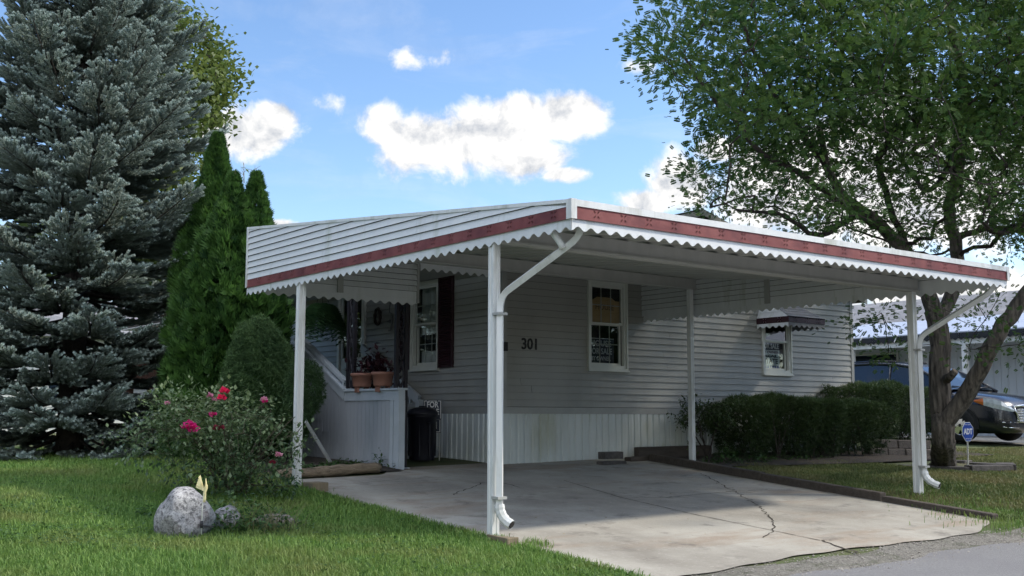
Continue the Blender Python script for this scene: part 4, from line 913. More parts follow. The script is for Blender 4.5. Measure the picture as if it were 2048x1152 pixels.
M['weed'] = leafmat('weed_leaf', (.025, .07, .02), (.08, .15, .04), .3, .5)
M['fern'] = leafmat('fern_frond', (.03, .08, .035), (.085, .17, .065), .35, .5)
M['darkplant'] = leafmat('burgundy_leaf', (.020, .006, .010), (.05, .014, .02), .15, .5)
QUAD = [(0, 0, 0), (.5, .5, .06), (1, 0, 0), (.5, -.5, .06)]
def leaf_t(w_=.5): return [(0, 0, 0), (.45, w_/2, .05), (1, 0, -.04), (.45, -w_/2, .05)], [(0, 1, 2, 3)]
# grass: every blade a bent sliver
def grass(name, pts, m, label, len_, wid, dry=None):
    n = len(pts); a = rng.uniform(0, 2*np.pi, n); ln = len_*rng.uniform(.55, 1.35, n); wd = wid*rng.uniform(.7, 1.3, n)
    z = g(pts[:, 0], pts[:, 1]); base = np.stack([pts[:, 0], pts[:, 1], z], -1)
    s_ = np.stack([np.cos(a), np.sin(a), 0*a], -1); l_ = np.stack([-np.sin(a), np.cos(a), 0*a], -1); le = rng.uniform(.15, .9, n)
    up = np.array([0, 0, 1.0])
    mid = base + (up*.62 + l_*(.22*le)[:, None])*ln[:, None]; tip = base + (up*(.98-.35*le)[:, None] + l_*(.75*le)[:, None])*ln[:, None]
    V = np.stack([base-s_*wd[:, None]/2, base+s_*wd[:, None]/2, mid+s_*wd[:, None]*.38, tip, mid-s_*wd[:, None]*.38], 1).reshape(-1, 3)
    k = np.arange(n)[:, None]*5; FQ = np.concatenate([k+np.array([[0, 1, 2, 4]])], 1)
    FT = k+np.array([[4, 2, 3, 3]])
    # one array of triangles keeps the mesh simple
    T = np.concatenate([k+np.array([[0, 1, 2]]), k+np.array([[0, 2, 4]]), k+np.array([[4, 2, 3]])], 1).reshape(-1, 3)
    t = rng.beta(2, 2.2, n)
    if dry is not None: t = np.clip(t + dry, 0, 1)
    return tag(npmesh(name, V, T, m, None, np.repeat(t, 3)), label, 'grass', kind='stuff')
def blot(x, y, s_, seed):
    r_ = np.random.default_rng(seed); o = 0
    for k in range(6): w_ = r_.normal(size=2)*s_; o = o + np.sin(x*w_[0]+y*w_[1]+r_.uniform(0, 6))
    return o/3
n = 330000
u_ = rng.uniform(0, 1, n); d_ = 5.9*(20.5/5.9)**(u_**.95); az_ = np.arctan2(np.interp(rng.uniform(0, 1, n), [0, 1], [-1080, 340]), F)
X_, Y_ = d_*np.tan(az_), d_; px_ = X_*CY+Y_*SY; py_ = -X_*SY+Y_*CY
ok = (px_ < 5.45-np.clip(6.2-py_, 0, .6)*.1+.015*np.sin(py_*9)+.2*sstep(10.3, 11.2, py_)) & (py_ > 5.3) & (py_ < 20.3)
pt = np.stack([px_, py_], -1)[ok]; d_ = d_[ok]
grass('grass', pt, M['grass'], 'thick green lawn in front of the spruce and around the boulder', .076*(1+.25*blot(pt[:, 0], pt[:, 1], 2.0, 1)), .0032+.00042*d_, .16*blot(pt[:, 0], pt[:, 1], 1.6, 5)+.12)
n = 230000
px_ = rng.uniform(10.5, 23, n); py_ = rng.uniform(5.3, 12.0, n); dd_ = px_*SY+py_*CY
lim = 10.60 + .80*np.clip((py_-5.9)/5.6, -.1, 1.2)
edge_ = 5.70+.07*np.sin(px_*3.3)
ok = (px_ > lim) & (py_ > edge_) & ~((py_ > 10.75) & (px_ < 18.5)) & (((px_-TX)/.98)**2+((py_-TY)/1.05)**2 > 1.1) & (rng.uniform(0, 1, n) < np.clip(1.15-(dd_-11)/14, .35, 1)) & ((px_ < 22.5) | (py_ < 5.4))
pt = np.stack([px_, py_], -1)[ok]; dr_ = (sstep(9.2, 7.0, pt[:, 1]) if False else np.clip((pt[:, 1]-7.4)/2.5, 0, 1))
grass('grass', pt, M['drygrass'], 'thinner yellowing grass between the kerb timbers and the tree', .05*(1+.3*blot(pt[:, 0], pt[:, 1], 1.7, 3))*(1.25-.45*dr_), .0105, .14*blot(pt[:, 0], pt[:, 1], 1.1, 8)-.25+.45*dr_)
# longer tufts along posts, timbers and the slab edge
tx, ty = [], []
for (cx_, cy_, r_, k) in ((5.40, 7.40, .09, 380), (5.62, 7.05, .07, 160), (5.40, 10.9, .12, 200), (11.52, 7.4, .12, 300), (11.3, 7.0, .3, 700), (10.8, 6.2, .18, 900), (10.55, 5.75, .35, 900)):
    tx += list(rng.normal(cx_, r_, k)); ty += list(rng.normal(cy_, r_, k))
k = 2600; yy_ = rng.uniform(5.55, 11.0, k); tx += list(5.43+rng.normal(0, .025, k)); ty += list(yy_)
k = 900; xx_ = rng.uniform(9.7, 14, k); xx_ = xx_[blot(xx_, xx_*.3, 3.0, 31) > .1]; tx += list(xx_); ty += list(5.67+rng.normal(0, .045, len(xx_)))
k = 300; xx_ = rng.uniform(6.6, 9.7, k); xx_ = xx_[blot(xx_, xx_*.3, 4.0, 33) > .35]; k = len(xx_); tx += list(xx_); ty += list(5.66+rng.normal(0, .02, k))
k = 900; yy_ = rng.uniform(6, 11.4, k); tx += list(10.62 + .80*np.clip((yy_-5.9)/5.6, -.1, 1.2)+rng.normal(0.02, .03, k)); ty += list(yy_)
pt = np.stack([tx, ty], -1)
grass('grass', pt, M['grass'], 'ragged taller grass along the posts and slab edges', .075*np.ones(len(pt)), .006, rng.uniform(-.1, .2, len(pt)))
# clover and broad weeds in the near lawn
n = 20000; d_ = 6.1*(12/6.1)**rng.uniform(0, 1, n); az_ = np.arctan2(rng.uniform(-1070, 250, n), F); X_, Y_ = d_*np.tan(az_), d_; px_ = X_*CY+Y_*SY; py_ = -X_*SY+Y_*CY
ok = (px_ < 5.4) & (py_ > 5.5) & (blot(px_, py_, 2.2, 21) > .0); pos = np.stack([px_, py_, g(px_, py_)+rng.uniform(.03, .068, n)], -1)[ok]
D = unit(rng.normal(size=pos.shape)*np.array([1, 1, .25])+np.array([0, 0, .15]))
tv, tf = leaf_t(.75)
tag(scatter('clover', M['weed'], None, pos, D, rng.uniform(.015, .036, len(pos)), tv, tf, rng.beta(3, 2, len(pos)), up=(0, 0, 1)), 'clover and broad leaves mixed into the near lawn', 'clover', kind='stuff')
# weeds round the rocks, under the porch and in the bed
def weedpatch(cs, name, label, sz, m='weed', stem=True):
    pos, D, S, T = [], [], [], []
    for (cx_, cy_, r_, h, k) in cs:
        for q in range(k):
            a = rng.uniform(0, 6.28); rr = r_*math.sqrt(rng.uniform()); x, y = cx_+rr*math.cos(a), cy_+rr*math.sin(a); hh = h*rng.uniform(.1, 1)*(1-.5*rr/r_)
            pos.append((x, y, gz(x, y)+hh)); D.append((math.cos(a)+rng.normal()*.7, math.sin(a)+rng.normal()*.7, rng.normal()*.5)); S.append(sz*rng.uniform(.5, 1.4)); T.append(rng.beta(2, 2.5)*.6+.4*hh/h)
    tv, tf = leaf_t(.5); o = scatter(name, M[m], None, np.array(pos), unit(np.array(D)), np.array(S), tv, tf, np.array(T), up=(0, 0, 1)); return tag(o, label, 'weeds', kind='stuff')
h1, h2, h3, h4 = hit(450, 1080), hit(520, 1075), hit(310, 1040), hit(590, 1060)
weedpatch([(h1.x, h1.y, .16, .22, 240), (h2.x, h2.y+.1, .26, .30, 520), (h3.x, h3.y, .14, .14, 130), (h4.x, h4.y, .16, .10, 130), (h1.x+.2, h1.y+.35, .3, .35, 300), (h2.x-.1, h2.y-.15, .2, .08, 120)], 'weeds', 'leafy weeds crowding the rocks beside the boulder', .048)
weedpatch([(6.3+.13*k, 12.2+.09*k, .28, .12, 130) for k in range(7)] + [(5.9, 12.2, .5, .14, 260), (5.7, 12.9, .6, .2, 300), (7.28, 12.35, .07, .28, 60), (7.35, 12.15, .05, .1, 20)], 'weeds', 'green ground cover in front of the porch side', .055)
weedpatch([(11.8+.35*k, 10.9+.02*k, .22, .12, 55) for k in range(8)] + [(12.2, 10.95, .18, .3, 150), (12.75, 10.85, .15, .22, 70)], 'weeds', 'low weeds along the front of the hedge bed', .06)
# tall dry grass stalks by the rocks
mb = MB(); rd = random.Random(4)
for k in range(60):
    x, y = h2.x+rd.gauss(.03, .13), h2.y+rd.gauss(-.02, .07); z = gz(x, y); dx, dy = rd.gauss(0, .08), rd.gauss(0, .08); hh = rd.uniform(.12, .3)
    mb.tube([(x, y, z), (x+dx*.4, y+dy*.4, z+hh*.6), (x+dx*1.4, y+dy*1.4, z+hh)], [.0028, .002, .001], 4, cap=False)
tag(mb.build('dry_stalks', mat('dry_stalk', (.20, .20, .09), (.12, .13, .06), 6, .8), loc=h2), 'thin dry grass stalks among the weeds by the rocks', 'dry grass', kind='stuff')

# ---- generic woody plant: limbs first, then twigs grown to every clump
class Tree:
    def __init__(s): s.p = []; s.par = []; s.r = []
    def limb(s, pts, r0, r1, start=None, step=.16, wob=.03, rd=random.Random(2)):
        P = [Vector(q) for q in pts]; prev = start
        if start is not None: P = [s.p[start]] + P
        # smooth path through the points
        n = len(P); out = []
        for i_ in range(n-1):
            a, b_, c_, d_ = P[max(i_-1, 0)], P[i_], P[i_+1], P[min(i_+2, n-1)]; k = max(1, int((c_-b_).length/step))
            for q in range(k):
                t = q/k; out.append(.5*((2*b_)+(c_-a)*t+(2*a-5*b_+4*c_-d_)*t*t+(3*b_-a-3*c_+d_)*t**3))
        out.append(P[-1])
        if start is not None: out = out[1:]
        for k, q in enumerate(out):
            j = Vector((rd.gauss(0, wob), rd.gauss(0, wob), rd.gauss(0, wob))) if k else Vector((0, 0, 0))
            s.p.append(q+j); s.par.append(prev if prev is not None else -1); s.r.append(r0+(r1-r0)*k/max(1, len(out)-1)); prev = len(s.p)-1
        return prev
    def grow(s, targets, rd, tip=.004, wob=.04, bias=.5, maxr=.05, step=.14, seg0=0):
        c = np.array([q[:] for q in s.p]); ends = []
        for T in targets:
            T = Vector(T); dd = np.linalg.norm(c - np.array(T[:])[None], axis=1); dz = np.clip(c[:, 2]-T.z, -.3, 2); cost = dd + bias*np.clip(dz, 0, None); cost[:seg0] += 100
            k = int(np.argmin(cost)); a = s.p[k]; L_ = (T-a).length; m_ = max(1, int(L_/step)); ctrl = a.lerp(T, .5) + Vector((rd.gauss(0, .1), rd.gauss(0, .1), abs(rd.gauss(.08, .06))))*L_
            new = []; prev = k
            for q in range(1, m_+1):
                t = q/m_; P_ = a.lerp(ctrl, t).lerp(ctrl.lerp(T, t), t) + Vector((rd.gauss(0, wob), rd.gauss(0, wob), rd.gauss(0, wob)))*.5
                s.p.append(P_); s.par.append(prev); s.r.append(0); prev = len(s.p)-1; new.append(P_[:])
            c = np.vstack([c, np.array(new)]); ends.append((prev, a))
        cnt = np.zeros(len(s.p)); ch = set(s.par)
        for i_ in range(len(s.p)-1, -1, -1):
            if i_ not in ch: cnt[i_] += 1
            if s.par[i_] >= 0: cnt[s.par[i_]] += cnt[i_]
        for i_ in range(len(s.p)):
            if s.r[i_] == 0: s.r[i_] = min(maxr, tip*cnt[i_]**.5)
        return ends
    def mesh(s, name, m, parent, n=5, lo=0, hi=None):
        """one tube per edge, sharing directions so joints stay closed"""
        hi = hi or len(s.p); V, FC = [], []; P = np.array([q[:] for q in s.p]); par = np.array(s.par); idx = np.array([k for k in range(lo, hi) if par[k] >= 0])
        a, b_ = P[par[idx]], P[idx]; d = unit(b_-a); r0 = np.array(s.r)[par[idx]]; r1 = np.array(s.r)[idx]; r0 = np.minimum(r0, r1*1.6+.002)
        h = np.where(np.abs(d[:, 2:3]) < .9, np.array([[0, 0, 1.0]]), np.array([[1.0, 0, 0]])); u = unit(np.cross(d, h)); v = np.cross(d, u); an = 2*np.pi*np.arange(n)/n
        ring = u[:, None]*np.cos(an)[None, :, None] + v[:, None]*np.sin(an)[None, :, None]
        A = (a-d*r0[:, None]*.3)[:, None]+ring*r0[:, None, None]; B = (b_+d*r1[:, None]*.3)[:, None]+ring*r1[:, None, None]
        V = np.concatenate([A, B], 1).reshape(-1, 3); k = np.arange(len(idx))[:, None]*2*n; j = np.arange(n); q = np.stack([j, (j+1) % n, n+(j+1) % n, n+j], -1)
        FC = (k[:, None]+q[None]).reshape(-1, 4); return npmesh(name, V, FC, m, parent, smooth=True)

# pinnate leaf: pairs of narrow leaflets along a drooping stalk
def pinnate(pairs=6, ll=.44, hw=.18):
    v, f = [], []
    for k in range(pairs):
        t = .12+.80*k/(pairs-1); z = -.14*t*t
        for sg in (-1, 1):
            b0 = len(v); L_ = ll*(1-.35*abs(t-.45)); dx, dy = .42*L_, sg*.90*L_; qx, qy = .90*hw*L_, -sg*.42*hw*L_
            v += [(t, 0, z), (t+dx*.5+qx*2, dy*.5+qy*2, z-.03), (t+dx, dy, z-.10), (t+dx*.5-qx*2, dy*.5-qy*2, z-.04)]
            f.append((b0, b0+1, b0+2, b0+3))
    return v, f
def pip(poly, x, y):
    c = False; n = len(poly)
    for i_ in range(n):
        (x0, y0), (x1, y1) = poly[i_], poly[i_-1]
        if (y0 > y) != (y1 > y) and x < (x1-x0)*(y-y0)/(y1-y0)+x0: c = not c
    return c

# ---- honeylocust
tr = thing('honeylocust_tree', 'large honeylocust tree with forked dark trunk and feathery crown over the carport corner', 'tree', (TX, TY, TZ))
T = Tree(); rd = random.Random(11)
TB = Vector((TX, TY, TZ-.1))
fork = at(1882, 690, 17.3); low = at(1884, 830, 17.3)
i0 = T.limb([TB, at(1887, 880, 17.3), low], .185, .15, wob=.004)
i1 = T.limb([at(1878, 760, 17.3), fork, at(1868, 620, 17.2)], .146, .132, i0, wob=.004)
i2 = T.limb([at(1845, 560, 17.1), at(1800, 490, 16.9), at(1740, 430, 16.6), at(1690, 395, 16.3), at(1655, 330, 16.0), at(1640, 250, 15.9)], .112, .038, i1, wob=.012)
n2 = len(T.p)
i3 = T.limb([at(1905, 590, 17.5), at(1915, 520, 17.6), at(1900, 410, 17.7), at(1925, 300, 17.6), at(1930, 180, 17.3), at(1900, 40, 17.0), at(1890, -120, 16.8)], .10, .045, i1-1, wob=.012)
i4 = T.limb([at(1925, 800, 17.1), at(1962, 735, 16.9), at(1995, 670, 16.7), at(2050, 590, 16.6), at(2130, 520, 16.5), at(2230, 400, 16.4), at(2290, 250, 16.4)], .122, .052, i0-1, wob=.01)
T.limb([at(1640, 470, 15.8), at(1560, 430, 15.4), at(1480, 420, 15.2)], .05, .02, i1+10, wob=.015)
T.limb([at(1600, 350, 15.4), at(1520, 300, 15.0), at(1430, 200, 14.7), at(1370, 120, 14.6)], .06, .018, i2-12, wob=.015)
T.limb([at(1760, 350, 16.8), at(1800, 230, 17), at(1790, 90, 17), at(1760, -60, 17)], .06, .03, i2-18, wob=.015)
T.limb([at(1560, 200, 15.4), at(1490, 60, 15.2), at(1440, -60, 15.2)], .045, .02, i2-3, wob=.015)
T.limb([at(2010, 330, 18.2), at(2070, 200, 18.4), at(2120, 60, 18.5)], .05, .025, i3-14, wob=.015)
T.limb([at(1860, 380, 18.6), at(1790, 300, 19.2), at(1700, 180, 19.6)], .05, .02, i3-16, wob=.015)
T.limb([at(2120, 610, 16.0), at(2180, 560, 15.6), at(2300, 520, 15.4)], .04, .02, i4-10, wob=.015)
nl = len(T.p)
crown = [(1385, -160), (1330, 20), (1300, 70), (1290, 130), (1325, 185), (1395, 190), (1405, 250), (1395, 300), (1376, 310), (1380, 350), (1405, 375), (1400, 415), (1470, 425), (1560, 440), (1640, 470), (1760, 520), (1830, 535), (1900, 560), (1990, 560), (2060, 560), (2350, 640), (2500, 400), (2500, -160)]
tg = []
while len(tg) < 980:
    px, py = rng.uniform(1270, 2500), rng.uniform(-170, 640)
    if not pip(crown, px, py): continue
    if px > 2150 and rng.uniform() < .55: continue
    if 1500 < px < 2000 and 300 < py < 520 and rng.uniform() < .22: continue      # thin lower middle
    dep = 16.3 + rng.normal()*1.5 - (1900-px)/700*.9; q = at(px, py, float(np.clip(dep, 13.3, 20)))
    if q.z < 2.35: continue
    tg.append(q)
for px, py, dd in ((1745, 640, 15.6), (1760, 622, 15.7), (1700, 655, 15.4), (1775, 655, 15.5), (1790, 700, 16.4), (1775, 712, 16.2), (1950, 600, 15.8), (1975, 640, 15.9), (1940, 700, 16.0), (2035, 690, 15.9), (2050, 670, 15.9), (2060, 715, 15.6), (2000, 590, 16), (1850, 610, 16.2), (1920, 640, 16.6)): tg.append(at(px, py, dd))
for _ in range(330): tg.append(Vector((rng.uniform(16.6, 22), rng.uniform(6.2, 11.2), rng.uniform(3.2, 8.2))))     # sun-side crown clumps, mostly unseen, added to shade the wall
tg.sort(key=lambda q: (q-fork).length)
ends = T.grow(tg, rd, tip=.0042, maxr=.06, seg0=i1-3)
# trunk: one smooth bark-ridged surface for the bole, limbs as tubes
mb = MB(); pts = [T.p[k] for k in range(0, i1+1)]; rr = [T.r[k] for k in range(0, i1+1)]
def bole(path, rad, nseg=40, flare=True, seed=0):
    r_ = np.random.default_rng(seed); P = [Vector(q) for q in path]; k = len(P); vs = []; ridx = r_.uniform(0, 6.28, 8)
    dense = []; dr_ = []
    for i_ in range(k-1):
        for q in range(4): dense.append(P[i_].lerp(P[i_+1], q/4)); dr_.append(rad[i_]+(rad[i_+1]-rad[i_])*q/4)
    dense.append(P[-1]); dr_.append(rad[-1]); k = len(dense); prev = None; h = 0
    for i_ in range(k):
        d = (dense[min(i_+1, k-1)]-dense[max(i_-1, 0)]).normalized(); r0 = (d.cross(Vector((0, 1, 0))) if prev is None else prev - d*prev.dot(d)).normalized(); prev = r0; u0 = d.cross(r0); h += (dense[i_]-dense[max(i_-1, 0)]).length
        for j in range(nseg):
            a = 2*math.pi*j/nseg; fl = (1+.30*math.exp(-h/.16)*(1+.35*math.sin(5*a+1))) if flare else 1
            rg = 1+.055*math.sin(9*a+1.5*math.sin(h*3.3+a*2)+ridx[0])+.035*math.sin(17*a+2.2*math.sin(h*5+ridx[1]))+.02*math.sin(h*23+3*math.sin(3*a))
            vs.append(dense[i_] + (r0*math.cos(a)+u0*math.sin(a))*dr_[i_]*fl*rg)
    return vs, [(i_*nseg+j, i_*nseg+(j+1) % nseg, (i_+1)*nseg+(j+1) % nseg, (i_+1)*nseg+j) for i_ in range(k-1) for j in range(nseg)]
mb.add(*bole(pts, rr), 0, True)
def chain(end, stop):
    c = []
    k = end
    while k != -1 and k != stop: c.append(k); k = T.par[k]
    c.append(stop); return c[::-1]
for e_, st in ((i2, i1), (i3, i1-1), (i4, i0-1)):
    c_ = chain(e_, st); mb.add(*bole([T.p[k] for k in c_], [max(T.r[k], .03) if n_ else T.r[c_[1]] for n_, k in enumerate(c_)], 24, False, e_), 0, True)
st0 = at(1893, 758, 17.12); mb.tube([st0, at(1902, 752, 16.98), at(1909, 744, 16.9)], [.07, .055, .052], 12)       # sawn stub
mb.build('trunk', M['bark'], tr)
T.mesh('branches', M['twig'], tr, 5, lo=i4+1)
pos, D, S, TT = [], [], [], []
for (e_, a), q in zip(ends, tg):
    q = Vector(q); out = (q-a).normalized() if (q-a).length > .01 else Vector((0, 0, 1)); sun_side = .5
    k = int(rng.uniform(42, 78)); tone = rng.normal()*.13
    warm = .16 if q.z > 6.2 else 0
    for _ in range(k):
        o = Vector(rng.normal(size=3)*np.array([.18, .18, .10])+np.array(out[:])*rng.normal()*.12); pos.append((q+o)[:]); dv = out*.4 + o.normalized()*.9 + Vector((0, 0, -.06)); D.append(dv.normalized()[:]); S.append(rng.uniform(.045, .105)*(.7 if q.z < 3.6 else 1)); TT.append(np.clip(.42+warm+tone+rng.normal()*.16, 0, 1))
tv, tf = pinnate()
scatter('crown', M['locust'], tr, np.array(pos), np.array(D), np.array(S), tv, tf, np.array(TT))

# ---- broad-leaved tree behind the spruce
bt = at(330, 800, 25.5); bt.z = gz(bt.x, bt.y); tr2 = thing('broadleaf_tree', 'sunlit broad-leaved tree showing beside the top of the spruce', 'tree', bt)
T = Tree(); rd = random.Random(21); i0 = T.limb([bt, at(335, 400, 25.5), at(345, 180, 25.4), at(365, 60, 25.3)], .18, .05, wob=.03)
tg = []
while len(tg) < 330:
    px, py = rng.uniform(200, 470), rng.uniform(15, 560)
    if px > 462-abs(py-150)*.16 - (40 if 250 < py < 300 else 0) or px < 150: continue
    if py < 75 and px > 405: continue
    tg.append(at(px, py, 25.2+rng.normal()*.9))
for q in ((420, 90), (400, 70), (440, 130), (450, 150), (452, 158), (430, 165), (408, 110), (430, 110)): tg.append(at(q[0], q[1], 25.3))
tg.sort(key=lambda q: (q-T.p[i0]).length); ends = T.grow(tg, rd, tip=.006)
T.mesh('trunk', M['twig'], tr2, 6)
pos = np.concatenate([np.array(q[:])[None]+rng.normal(size=(64, 3))*np.array([.24, .24, .2]) for q in tg]); D = unit(rng.normal(size=pos.shape)+np.array([0, 0, -.5])); tv, tf = leaf_t(.8)
scatter('crown', M['maple'], tr2, pos, D, rng.uniform(.09, .16, len(pos)), tv, tf, rng.beta(2, 2, len(pos)), up=(0, 0, 1))

# ---- blue spruce
SB = at(138, 900, 18.0); SB.z = gz(SB.x, SB.y)
spr = thing('blue_spruce', 'tall blue spruce with layered silvery needles at the edge of the lawn', 'tree', SB)
mb = MB(); zt = 12.0; mb.tube([SB+Vector((.01*math.sin(k), .01*math.cos(k*2), -.1+k*(zt+.7)/24)) for k in range(25)], [.20*(1-k/26)+.01 for k in range(25)], 12); mb.build('trunk', M['sprucebark'], spr)
rd = random.Random(33); bp = MB(); shp, shd, shs, sht = [], [], [], []
def rad_at(z): return float(np.interp(z, [-.5, .2, 1.2, 3, 5, 6, 7.2, 9, 11.8], [1.75, 2.1, 2.15, 2.05, 1.72, 1.32, 1.12, .8, .1]))
z = -.25; lev = 0
while z < 11.6:
    nb_ = 10 if z < 8.5 else 7; off = rd.uniform(0, 6.28)
    for k in range(nb_):
        a = off + 2*math.pi*k/nb_ + rd.gauss(0, .16); L_ = rad_at(z)*rd.uniform(.72, 1.10); zz = z+rd.uniform(-.16, .16)
        if L_ < .12: continue
        el = np.interp(z, [-.3, 3, 7, 11.5], [-.16, .06, .30, .75]); dr_ = Vector((math.cos(a), math.sin(a), 0)); m_ = 9; path = []
        sag = rd.uniform(.05, .16)
        for q in range(m_+1):
            t = q/m_; h = math.tan(el)*t*L_ - sag*L_*math.sin(t*math.pi)*.8 + .20*L_*max(0, t-.55)**1.5
            path.append(Vector((SB.x, SB.y, zz)) + dr_*t*L_ + Vector((-dr_.y, dr_.x, 0))*(.06*L_*math.sin(t*3+k)) + Vector((0, 0, h)))
        bp.tube(path, [.022*(1-q/m_)*min(1, L_/1.5)+.005 for q in range(m_+1)], 5, cap=False)
        vis = dr_.dot(Vector((-SB.x, -SB.y, 0)).normalized())
        step_ = .125 if vis > -.35 else .22
        t = .22
        while t <= 1.0:
            q = t*m_; i_ = min(int(q), m_-1); p = path[i_].lerp(path[i_+1], q-i_); tan = (path[min(i_+1, m_)]-path[i_]).normalized(); sd = Vector((-tan.y, tan.x, 0)).normalized()
            for sg in (-1, 1):
                ln = (.16+.62*(1-t)**.8*min(1, L_/1.6))*rd.uniform(.65, 1.2)*(1 if t > .4 else .8)
                tw = (tan*.72 + sd*sg*.85 + Vector((0, 0, rd.uniform(-.18, .12)))).normalized(); ns = max(2, int(ln/.072))
                if t < .62 and rd.random() < .4: bp.tube([p, p+tw*ln*.6, p+tw*ln+Vector((0, 0, -.02))], [.006, .004, .002], 4, cap=False)
                for j in range(ns):
                    f = (j+.6)/ns; c_ = p + tw*ln*f + Vector((0, 0, -.05*ln*math.sin(f*3)))
                    if t < .30 and f < .4: continue
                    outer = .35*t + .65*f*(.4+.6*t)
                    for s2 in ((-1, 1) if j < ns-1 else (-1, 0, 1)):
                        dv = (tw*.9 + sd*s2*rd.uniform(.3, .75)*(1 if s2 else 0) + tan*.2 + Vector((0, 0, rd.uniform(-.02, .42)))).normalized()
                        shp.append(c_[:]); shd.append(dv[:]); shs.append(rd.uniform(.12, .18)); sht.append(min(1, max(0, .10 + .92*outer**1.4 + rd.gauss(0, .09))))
            t += step_/max(.5, L_)*.95
    z += rd.uniform(.21, .28) if z < 9 else .3; lev += 1
bp.build('branches', M['sprucebark'], spr)
tv, tf = [], []
for ring in range(4):
    t = .06+.22*ring; nn = 6
    for k in range(nn):
        a = 2*math.pi*(k+.5*(ring % 2))/nn; ca, sa = math.cos(a), math.sin(a); b0 = len(tv); wv = .10; ln = .30*(1-.18*ring/3)
        tv += [(t, -sa*wv, ca*wv), (t, sa*wv, -ca*wv), (t+ln*.95, ca*ln*.62, sa*ln*.62)]; tf.append((b0, b0+1, b0+2))
b0 = len(tv); tv += [(0, .03, 0), (0, -.03, 0), (1.0, 0, 0), (0, 0, .03), (0, 0, -.03)]; tf += [(b0, b0+1, b0+2), (b0+3, b0+4, b0+2)]
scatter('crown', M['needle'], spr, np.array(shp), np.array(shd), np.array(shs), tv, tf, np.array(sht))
# brown cones near the top
mb = MB()
for k in range(46):
    a = rd.uniform(0, 6.28); z = rd.uniform(6.6, 10.5); r_ = rad_at(z)*rd.uniform(.75, .95); c_ = Vector((SB.x+r_*math.cos(a), SB.y+r_*math.sin(a), z+.35*r_)); mb.tube([c_, c_+Vector((0, 0, -.04)), c_+Vector((0, 0, -.09)), c_+Vector((0, 0, -.115))], [.008, .022, .020, .006], 7)
cn = mb.build('cones', mat('spruce_cone', (.16, .09, .05), (.10, .055, .03), 20, .8), spr); cn['kind'] = 'stuff'

# ---- arborvitae columns, clipped dome and hedges: leafy shells of small sprays
def fan(nf=5, spread=1.0):
    v, f = [], []
    for k in range(nf):
        a = (k-(nf-1)/2)/nf*spread*1.6; b0 = len(v); ln = 1-.25*abs(a); c_, s_ = math.cos(a), math.sin(a)
        for (x, y, z) in ((0, 0, 0), (.5, .085, .03*k), (1, 0, .05*math.sin(k*2)), (.5, -.085, -.02)): v.append(((x*c_-y*s_)*ln, (x*s_+y*c_)*ln, z))
        f.append((b0, b0+1, b0+2, b0+3))
    return v, f
def tuft(nf=7):
    v, f = [], []; r_ = np.random.default_rng(3)
    for k in range(nf):
        d = r_.normal(size=3)*np.array([.35, .7, .7])+np.array([1, 0, 0]); d /= np.linalg.norm(d); e = np.cross(d, r_.normal(size=3)); e /= np.linalg.norm(e); b0 = len(v)
        v += [tuple(e*.06), tuple(-e*.06), tuple(d*r_.uniform(.7, 1.1))]; f.append((b0, b0+1, b0+2))
    return v, f
def column(name, label, base, cols, n, m, cat='shrub', size=(.12, .20)):
    """cols: list of (dx, dy, height, [(t, radius)...]) spires that share one clump"""
    o = thing(name, label, cat, base); pos, D, S, TT = [], [], [], []
    mb = MB()
    for (dx, dy, h, prof) in cols:
        c_ = Vector((base[0]+dx, base[1]+dy, base[2])); mb.tube([c_+Vector((0, 0, -.05)), c_+Vector((0, 0, h*.9))], [.05, .008], 8)
        k = int(n*h/sum(q[2] for q in cols)); tt = rng.uniform(.0, 1, k)**.9; a = rng.uniform(0, 2*np.pi, k); R_ = np.interp(tt, [q[0] for q in prof], [q[1] for q in prof])
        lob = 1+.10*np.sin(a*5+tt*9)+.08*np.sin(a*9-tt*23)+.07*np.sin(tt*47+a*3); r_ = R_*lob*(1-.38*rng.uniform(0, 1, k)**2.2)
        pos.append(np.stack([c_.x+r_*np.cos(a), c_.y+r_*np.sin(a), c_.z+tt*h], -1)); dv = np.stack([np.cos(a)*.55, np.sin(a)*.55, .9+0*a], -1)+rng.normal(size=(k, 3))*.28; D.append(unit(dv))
        S.append(rng.uniform(*size, k)*np.clip(R_/.35, .55, 1)); TT.append(np.clip(.22+.5*(r_/np.maximum(R_*lob, .01)-.62)/.38*.6+rng.normal(size=k)*.17+.16*np.sin(a*5+tt*9)+.12*np.sin(tt*47+a*3), 0, 1))  # highlights on outer crests and dark hollows are put into the tint
    mb.build('trunk', M['twig'], o); tv, tf = fan()
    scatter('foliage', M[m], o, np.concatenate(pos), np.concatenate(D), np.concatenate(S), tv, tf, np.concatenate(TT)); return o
ab = at(418, 800, 17.0); ab.z = gz(ab.x, ab.y); H1 = at(432, 272, 17.0).z-ab.z
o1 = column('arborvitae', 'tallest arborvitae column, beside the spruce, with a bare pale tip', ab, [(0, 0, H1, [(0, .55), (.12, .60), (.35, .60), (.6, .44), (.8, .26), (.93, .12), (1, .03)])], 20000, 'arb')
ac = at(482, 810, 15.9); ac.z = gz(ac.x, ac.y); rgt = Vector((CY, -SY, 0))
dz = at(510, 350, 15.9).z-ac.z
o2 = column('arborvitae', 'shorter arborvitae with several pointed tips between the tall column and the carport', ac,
            [(-.16, .12, at(487, 350, 15.9).z-ac.z, [(0, .55), (.2, .62), (.5, .55), (.75, .36), (.9, .17), (1, .03)]), (.10, -.06, dz, [(0, .45), (.2, .50), (.5, .44), (.75, .30), (.9, .14), (1, .03)]), (-.45, .26, dz*.80, [(0, .46), (.3, .48), (.7, .34), (1, .04)]), (.22, .10, dz*.82, [(0, .38), (.3, .40), (.7, .28), (1, .05)])], 23000, 'arb')
